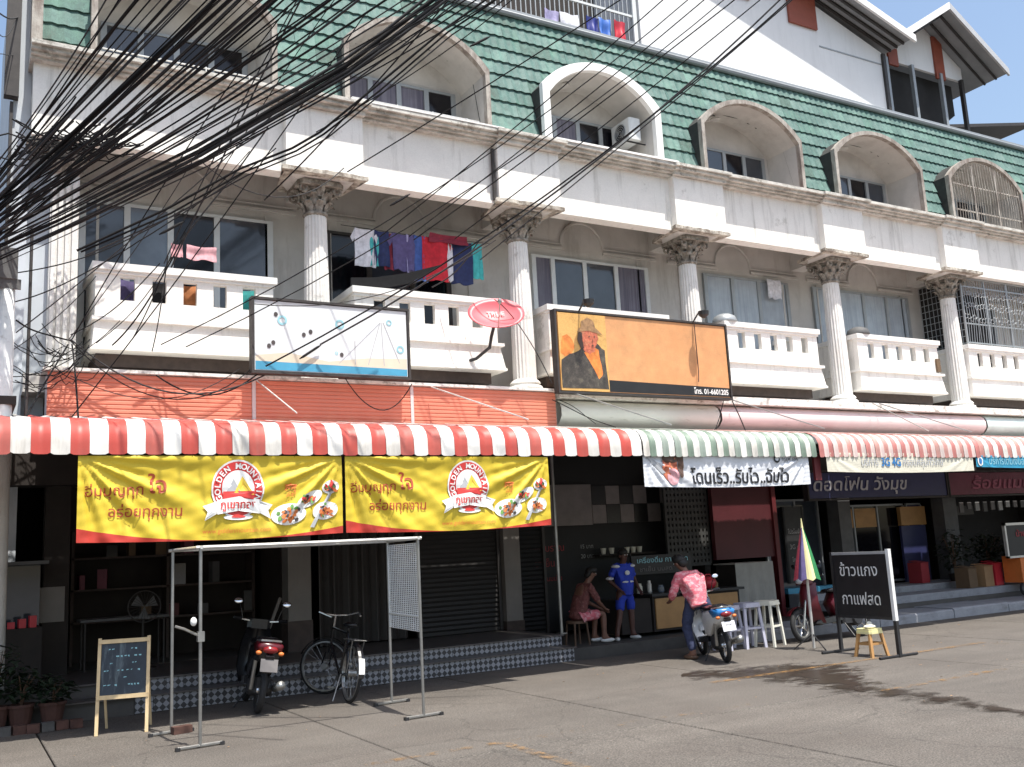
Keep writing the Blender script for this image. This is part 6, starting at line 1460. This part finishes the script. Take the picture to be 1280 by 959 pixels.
# ================================================================== BALCONY THINGS
GL = 'washing on the second balcony'
ln = MB(); ln.tube([(5.25, 14.25, 6.93), (6.6, 14.25, 6.90), (8.0, 14.25, 6.93)], .005, 4); tag(ln.build('clothes_line', 'cable_black'), 'clothes line strung across the second balcony', 'line')
for px, wd, h, m, sl_, lab in ((455, .34, .62, 'cloth_white', True, 'white shirt, leftmost on the second balcony line'), (466, .18, .60, 'cloth_teal', False, 'small turquoise cloth beside the leftmost white shirt'),
        (476, .26, .58, 'cloth_navy', False, 'narrow navy cloth left of the red and white striped one'), (486, .20, .62, 'cloth_maroon', False, 'narrow dark red cloth between navy and violet washing'), (503, .40, .62, 'cloth_violet', True, 'violet patterned shirt on the second balcony line'),
        (514, .20, .78, 'cloth_lilac', False, 'long pale lilac cloth left of the red shirt'), (524, .24, .78, 'cloth_blue', False, 'blue cloth directly left of the red shirt'), (542, .48, .74, 'cloth_red', True, 'bright red shirt in the middle of the second balcony'),
        (560, .10, .72, 'cloth_white', False, 'thin white strip between the red shirt and the big navy cloth'), (576, .44, .74, 'cloth_navy', False, 'big dark navy cloth right of the red shirt'), (595, .20, .62, 'cloth_teal', False, 'turquoise towel, rightmost on the second balcony line')):
    p = at(px, 300, 14.25); garment('garment', p.x, 14.25-.02*((px*7) % 3), 6.90, wd, h, m, lab, 'garment', GL, sl_)
p = at(560, 296, 14.2); garment('garment', p.x, 14.18, 6.97, .7, .14, 'cloth_maroon', 'short dark pink cloth folded over the line above the navy cloth', 'garment', GL)
b = MB(); b.prism([(5.30, 13.98, 5.82), (5.8, 13.98, 5.84), (6.3, 13.98, 5.98), (6.9, 13.98, 6.34), (6.9, 13.98, 6.36), (6.3, 13.98, 6.16), (5.7, 13.98, 6.02), (5.3, 13.98, 5.98)], (0, .04, 0)); tag(b.build('dark_tarpaulin', 'cable_black'), 'dark sheet slung slanting over the left half of the second balcony rail', 'tarpaulin')
GB = 'washing on the first balcony'
for px, py, wd, h, m, lab in ((222, 305, .16, .18, 'cloth_pink', 'small pink cloth, leftmost on the first balcony rail'), (253, 308, .42, .20, 'cloth_pink', 'pink and grey towel lying over the first balcony rail')):
    p = at(px, py, 13.9); garment('garment', p.x, 13.95, p.z+.02, wd, h, m, lab, 'garment', GB)
for px, py, m, lab in ((165, 350, 'cloth_violet', 'violet cloth behind the first slot of the first balcony'), (198, 355, 'cloth_black', 'black cloth behind the second slot of the first balcony'), (236, 357, 'cloth_orange', 'orange patterned cloth behind the third slot of the first balcony'), (305, 365, 'cloth_teal', 'pale turquoise cloth behind the last slot of the first balcony')):
    p = at(px, py-14, 14.1); garment('garment', p.x, 14.1, 5.66, .34, .42, m, lab, 'garment', GB)
p = at(965, 350, 14.9); garment('hanging_cloth', p.x, 14.85, p.z, .40, .42, 'cloth_white', 'white cloth hanging in the window of the fourth balcony', 'cloth')
p = at(988, 455, 13.8); b = MB(); b.box(19.10, 19.22, 13.80, 13.84, 5.08, 5.38); tag(b.build('spirit_plaque', 'carton_dark'), 'small red-brown plaque on the right end of the fifth balcony', 'plaque')
for x, lab in ((13.05, 'grey upturned basin on the left corner of the fourth balcony rail'), (16.85, 'dark grey upturned basin on the left corner of the fifth balcony rail')):
    b = MB(); b.lathe([(.24, 5.80), (.25, 5.83), (.21, 5.93), (.12, 5.98), (.01, 5.99)], (x, 14.0, 0), 18); tag(b.build('basin', 'alu_grey' if x < 14 else 'pillar_grey', smooth=True), lab, 'basin')
# satellite dish
ds = thing('satellite_dish', (7.62, 13.5, 4.7), 'red satellite dish on a bent black arm beside the second balcony', 'satellite dish')
C0 = at(620, 394, 13.2); nd = Vector((-.30, -.80, .52)).normalized(); e1 = nd.cross(Vector((0, 0, 1))).normalized(); e2 = e1.cross(nd)
b = MB(); vs = []
for i in range(7):
    r = .46*i/6
    for k in range(28): a = 2*pi*k/28; vs.append(C0+e1*r*cos(a)+e2*r*.72*sin(a)+nd*(.5*r*r-.05))
for i in range(7):
    r = .46*i/6
    for k in range(28): a = 2*pi*k/28; vs.append(C0+e1*r*cos(a)+e2*r*.72*sin(a)+nd*(.5*r*r-.062))
fs = [(i*28+k, i*28+(k+1) % 28, (i+1)*28+(k+1) % 28, (i+1)*28+k) for i in range(6) for k in range(28)]
b.add(vs, fs+[tuple(reversed([q+196 for q in f])) for f in fs]+[(168+k, 168+(k+1) % 28, 364+(k+1) % 28, 364+k) for k in range(28)]); b.build('dish', 'red_dish', ds, True)
b = MB(); b.tube([C0-nd*.06, C0-nd*.14, (C0.x+.02, 13.42, 5.05), (C0.x+.02, 13.5, 4.88), (C0.x-.10, 13.75, 4.74), (C0.x-.18, 13.86, 4.72)], .028, 8); b.build('arm', 'black_metal', ds)
b = MB(); b.tube([C0-e2*.33, C0+nd*.42-e2*.16], .010, 5); b.ell(C0+nd*.44-e2*.14, (.035, .035, .05), None, 10, 6); b.build('feed_horn', 'steel', ds)
b = MB(); put_text(b, 'TRUE', .12, C0+nd*-.018+e2*.05, e1 if e1.x > 0 else -e1, e2, bold=.02); b.build('lettering', 'red_dish_print', ds)
# air conditioner in the third dormer
ac = thing('air_conditioner', (11.15, 14.1, 9.3), 'white outdoor air conditioner unit hung high in the white arched dormer', 'air conditioner')
b = MB(); b.bbox((11.2, 14.3, 9.55), (.28, .62, .44), None, None, .03); b.build('housing', 'alu_white', ac)
b = MB(); b.torus((11.055, 14.3, 9.55), .17, .012, 'x', 24, 6)
for r in (.05, .1, .15): b.torus((11.052, 14.3, 9.55), r*.85, .006, 'x', 20, 4)
b.build('fan_guard', 'alu_grey', ac)
b = MB(); b.lathe([(.16, -.002), (.16, .002)], (11.058, 14.3, 9.55), 20, 'x'); b.build('fan_opening', 'shop_dark', ac)
b = MB(); b.tube([(11.05, 14.1, 9.31), (11.5, 14.1, 9.31)], .015, 5); b.tube([(11.05, 14.5, 9.31), (11.5, 14.5, 9.31)], .015, 5); b.build('bracket', 'black_metal', ac)

# ================================================================== CABLES
up = thing('utility_pole', (at(6, 450, 12.7).x, 12.7, 0), 'pale concrete utility pole at the left edge with a small steel bracket on top', 'pole')
UX = at(6, 450, 12.7).x
b = MB(); b.tube([(UX, 12.7, 0), (UX, 12.7, 5.0)], [.12, .085], 12); b.build('shaft', 'column_stucco', up, True)
b = MB(); b.box(UX-.35, UX+.14, 12.62, 12.66, 5.0, 5.12); b.box(UX-.3, UX+.1, 12.6, 12.8, 5.12, 5.5); b.build('bracket', 'pillar_grey', up)
b = MB(); b.tube([(at(50, 320, 13.3).x-.1, 13.3, 6.0), (at(50, 320, 13.3).x-.1, 13.3, 3.3)], .02, 6); tag(b.build('conduit', 'dark_frame'), 'thin dark conduit running down the wall right of the utility pole', 'pipe')
CN = 0
def cable(pts, r, group, label, n=5):
    b = MB(); b.tube(pts, r, n, cap=False); o = b.build('overhead_cable', 'cable_grey' if random.random() < .3 else 'cable_black', smooth=True); tag(o, label, 'cable', group); return o
def span(a, Ya, c, Yc, r, sag=.1, ext0=0, ext1=0, group='', label='', seg=12, wob=0):
    A, C_ = at(a[0], a[1], Ya), at(c[0], c[1], Yc); d = C_-A; A2, C2 = A-d*ext0, C_+d*ext1; t0, t1 = -ext0, 1+ext1; pts = []
    ph = random.uniform(0, 6)
    for k in range(seg+1):
        t = t0+(t1-t0)*k/seg; p = A+d*t; p.z -= sag*4*t*(1-t) if True else 0; p.z += wob*sin(ph+t*7); pts.append(p)
    return cable(pts, r, group, label)
rc = random.Random(21)
g1, l1 = 'thin cables fanning steeply across the upper left', 'thin black overhead cable in the steep fan crossing the upper left corner'
for k in range(27):           # steep fan, left edge to the top edge
    t = k/26; y0 = 205+95*t+rc.uniform(-9, 9); x1 = 128+225*t**.9+rc.uniform(-12, 12)
    span((0, y0), 12.6-.6*rc.random(), (x1, 0), 10.6-rc.random(), rc.choice([.007, .009, .011, .014]), rc.uniform(-.02, .08), .12, .5, g1, l1)
for (a, c, r) in (((0, 248), (268, 0), .024), ((0, 256), (286, 0), .020), ((0, 300), (345, 0), .018)):
    span(a, 12.3, c, 10.2, r, .03, .12, .5, 'thick cables inside the steep fan', 'thick black cable running inside the steep fan at the upper left')
g2, l2 = 'cables in the wide fan to the top centre', 'thin black cable in the wide fan rising from the left edge to the top centre'
for k in range(19):
    t = k/18; y0 = 250+75*t+rc.uniform(-8, 8); x1 = 330+290*t+rc.uniform(-16, 16)
    span((0, y0), 12.4-.5*rc.random(), (x1, 0), 9.6-1.4*rc.random(), rc.choice([.007, .009, .010, .014]), rc.uniform(.02, .18), .12, .45, g2, l2)
P3 = [(-60, 340), (0, 309), (72, 276), (144, 240), (196, 215), (248, 190), (322, 146), (376, 116), (430, 84), (484, 44), (541, 0), (600, -46), (680, -110)]
for j, (dx, dy, r) in enumerate(((0, 0, .030), (6, 9, .022), (-3, -6, .020), (14, 16, .010), (3, 4, .024))):
    pts = [at(x+dx+rc.uniform(-1, 1), y+dy+rc.uniform(-1.5, 1.5), 12.3-3.0*k/12) for k, (x, y) in enumerate(P3)]
    cable(pts, [r*(.38+.62*min(1, k/6)) for k in range(len(pts))], 'thick strands of the main cable bundle', 'thick black strand of the main bundle curving from the left edge to the top centre', 7)
P4 = [(96, 312), (208, 262), (300, 212), (365, 185), (400, 165), (470, 108), (555, 37), (608, 0), (660, -40)]
for j in range(3): cable([at(x+j*5, y+j*4+rc.uniform(-1.5, 1.5), 12.2-.3*k) for k, (x, y) in enumerate(P4)], .016-.003*j, 'cables of the second bundle', 'black cable of the second bundle, running just below the main bundle', 6)
span((434, 215), 13.2, (729, 30), 10.6, .010, .02, 0, .5, None, 'single black cable from the second column up past the washing on the rooftop cage')
g5 = 'cables of the right-hand fan'
for a, Ya, c, Yc, r, ex, lab in (((475, 296), 13.2, (815, 12), 10.0, .009, .3, 'leftmost cable of the right-hand fan, over the second balcony'), ((511, 296), 13.3, (880, 0), 9.6, .009, .3, 'cable of the right-hand fan ending above the white shirt'), ((517, 300), 13.3, (918, 0), 9.4, .010, .3, 'cable of the right-hand fan crossing the white arched dormer low'),
        ((400, 431), 13.0, (975, 0), 9.2, .014, .25, 'thick cable of the right-hand fan from the blue striped billboard to the top'), ((332, 458), 13.0, (985, 2), 9.0, .012, .25, 'lowest thick cable of the right-hand fan, starting at the orange fascia'), ((232, 434), 13.1, (905, 0), 9.4, .008, .25, 'thin cable of the right-hand fan starting on the first balcony front'),
        ((201, 431), 13.1, (860, 0), 9.5, .008, .25, 'thinnest cable of the right-hand fan, from the first balcony underside'), ((568, 299), 13.4, (950, 0), 9.3, .009, .3, 'cable of the right-hand fan starting above the red shirt'), ((600, 325), 13.4, (990, 0), 9.2, .010, .3, 'rightmost cable of the right-hand fan, starting beside the red dish'), ((318, 380), 12.9, (620, 300), 12.0, .007, .0, 'short cable between the top of the blue striped billboard and the third column')):
    sag = .35 if a[0] < 450 else .05
    span(a, Ya, c, Yc, r, sag, 0, ex, g5, lab)
g6, l6 = 'slack drop wires on the left', 'slack thin drop wire hanging between the upper cables and the orange fascia'
for a, Ya, c, Yc, s in (((372, 0), 10.5, (205, 330), 13.0, -.1), ((376, 0), 10.5, (214, 335), 13.0, -.06), ((455, 20), 10.6, (60, 560), 12.9, .1), ((418, 0), 10.5, (225, 300), 12.9, -.08), ((395, 90), 11.2, (20, 415), 12.9, .12), ((312, 190), 12.2, (240, 262), 12.9, .02), ((335, 160), 12.2, (228, 300), 12.9, .02), ((560, 0), 10.6, (330, 250), 12.9, .08), ((640, 0), 10.6, (395, 165), 12.6, .1), ((-8, 12), 12.6, (24, 22), 14.0, .05), ((-8, 30), 12.6, (24, 16), 14.0, .25), ((-8, 66), 12.6, (18, 68), 14.0, .02), ((360, 10), 10.5, (90, 425), 13.0, -.2), ((250, 185), 12, (85, 425), 13.1, .1), ((430, 210), 13.2, (250, 200), 12.6, .5), ((7, 380), 12.8, (175, 300), 12.4, .1), ((175, 300), 12.4, (345, 185), 12.2, .05), ((0, 345), 12.8, (230, 262), 12.6, .15), ((200, 330), 13.1, (88, 420), 13.2, .1),
        ((20, 400), 13, (88, 425), 13.2, .05), ((88, 425), 13.2, (330, 470), 13.2, .45), ((88, 425), 13.2, (315, 460), 13.2, .6), ((90, 430), 13.2, (100, 560), 11.4, -.1), ((85, 430), 13.2, (10, 560), 11.3, 0), ((195, 470), 13.3, (330, 462), 13.2, .3), ((300, 462), 13.25, (88, 470), 13.2, .35), ((210, 320), 13, (190, 440), 13.2, .1), ((215, 322), 13, (120, 430), 13.2, .12), ((222, 300), 13, (165, 425), 13.2, .05), ((232, 290), 12.9, (140, 432), 13.2, .15),
        ((430, 470), 13.2, (515, 480), 13.2, .45), ((600, 300), 12.5, (540, 360), 13, .1), ((618, 375), 13.1, (690, 480), 13.0, -.2), ((10, 470), 12.8, (150, 400), 13, .2), ((10, 440), 12.8, (120, 345), 12.9, .1), ((0, 210), 12.8, (95, 120), 12.5, .15), ((690, 500), 13.2, (770, 535), 13, .02), ((700, 500), 13.2, (745, 530), 13.1, -.03), ((915, 500), 13.3, (935, 545), 12.9, .0), ((905, 500), 13.3, (890, 545), 12.9, .05)):
    span(a, Ya, c, Yc, rc.choice([.006, .008, .011]), s, 0, 0, g6, l6, 14, .01)
cl = thing('cable_coil', (at(85, 180, 13.2).x, 13.2, 7.2), 'dense dark tangle of coiled cable under the left end of the parapet', 'cable coil')
b = MB()
for k in range(34):
    c = at(92+rc.uniform(-50, 46), 172+rc.uniform(-12, 18), 13.15+rc.uniform(-.15, .15)); L_ = rc.uniform(.15, .5); sl_ = rc.uniform(-.25, .75)
    b.tube([c+Vector((L_*(q/7-.5)*2, .04*sin(q*1.7), L_*sl_*(q/7-.5)*2+rc.uniform(-.05, .05)-.10*sin(pi*q/7))) for q in range(8)], .011, 4, cap=False)
o = b.build('coil', 'cable_black', cl); o['kind'] = 'stuff'
cl = thing('cable_coil', (at(70, 440, 13.1).x, 13.1, 4.0), 'knot of looped wires at the left end of the orange fascia', 'cable coil')
b = MB()
for k in range(20):
    c = at(62+rc.uniform(-30, 34), 440+rc.uniform(-20, 34), 13.15+rc.uniform(-.1, .1)); L_ = rc.uniform(.12, .42); sl_ = rc.uniform(-1.2, 1.4)
    b.tube([c+Vector((L_*(q/8-.5)*2, .03*sin(q), L_*sl_*(q/8-.5)+rc.uniform(-.025, .025)-.16*sin(pi*q/8))) for q in range(9)], .006, 4, cap=False)
o = b.build('coil', 'cable_black', cl); o['kind'] = 'stuff'

# ================================================================== STOCK IN THE DIM SHOPS
rs = random.Random(33)
shf = thing('display_shelf', (2.9, 15.5, .335), 'dark shelf of dim tins and boxes at the back of the left shop', 'shelf')
for z in (.9, 1.35, 1.8): b = MB(); b.box(1.5, 4.1, 15.3, 15.7, z, z+.03); b.build('shelf_board', 'pillar_brown', shf)
for x in (1.5, 2.8, 4.07): b = MB(); b.box(x, x+.04, 15.3, 15.7, .335, 2.2); b.build('upright', 'pillar_brown', shf)
for z in (.93, 1.38, 1.83):
    x = 1.6
    while x < 4.0:
        w_ = rs.uniform(.08, .2); h = rs.uniform(.12, .32)
        if rs.random() < .35:
            b = MB(); b.bbox((x+w_/2, 15.42, z+h/2), (w_*.9, .16, h), Matrix.Rotation(rs.uniform(-.2, .2), 3, 'Z')); tag(b.build('goods_box', rs.choice(['carton_dark', 'maroon', 'pillar_grey', 'maroon_sign', 'glass_dark'])), 'dim box or tin on the back shelf of the left shop', 'box', 'goods on the back shelf of the left shop')
        x += w_+.02
tb = thing('folding_table', (2.1, 14.2, .355), 'low folding table in the dark shop behind the easel', 'table')
b = MB(); b.box(1.5, 2.6, 14.0, 14.5, .98, 1.01); b.build('tabletop', 'pillar_grey', tb)
for x in (1.56, 2.54):
    for y in (14.05, 14.45): b = MB(); b.tube([(x, y, .36), (x, y, .98)], .014, 6); b.build('leg', 'dark_frame', tb)
for k in range(12):
    x = 19.5+k*.28; h = rs.uniform(.14, .24); b = MB(); b.bbox((x, 13.95, 2.16-h/2), (.14, .03, h)); tag(b.build('hanging_packet', rs.choice(['paint_grey', 'letter_dim', 'pillar_grey'])), 'small packet in the row hanging under the maroon shop sign', 'packet', 'packets hanging under the maroon sign')
fr = thing('picture_frame', (20.2, 15.4, 1.0), 'pale framed picture on the dim wall behind the potted plants on the right', 'picture')
b = MB(); b.box(19.9, 20.7, 15.44, 15.49, 1.3, 1.95); b.build('frame', 'letter_dim', fr)
b = MB(); b.box(19.98, 20.62, 15.42, 15.44, 1.38, 1.87); b.build('picture', 'shop_black', fr)
# loose things on the forecourt: a few leaves and scraps
rs = random.Random(8)
b = MB()
for k in range(170):
    x, y = rs.uniform(-1, 22), rs.uniform(3.5, 11.6); a = rs.uniform(0, 6.3); q = rs.uniform(.008, .022)
    b.add([(x+q*cos(a), y+q*sin(a), .006), (x-q*sin(a)*.5, y+q*cos(a)*.5, .012), (x-q*cos(a), y-q*sin(a), .006), (x+q*sin(a)*.5, y-q*cos(a)*.5, .009)], [(0, 1, 2, 3)])
o = b.build('litter', 'carton'); tag(o, 'dry leaf bits and paper scraps scattered over the concrete forecourt', 'litter', kind='stuff')

for px, py, Y_, ang, lab in ((388, 440, 13.05, -.55, 'black cable splice in front of the blue striped billboard'), (500, 250, 12.2, -.6, 'black cable splice between the second and third columns'), (215, 285, 12.6, -.55, 'black cable splice above the first balcony windows'), (600, 52, 10.6, -.7, 'black cable splice over the green tiles near the rooftop cage')):
    c = at(px, py, Y_); b = MB(); b.tube([c-Vector((.16, 0, .16*-ang*-1 if False else .11)), c-Vector((.10, 0, .07)), c+Vector((.10, 0, .07)), c+Vector((.16, 0, .11))], [.007, .018, .018, .007], 8); tag(b.build('cable_splice', 'cable_black', smooth=True), lab, 'cable splice', 'splices on the overhead cables')
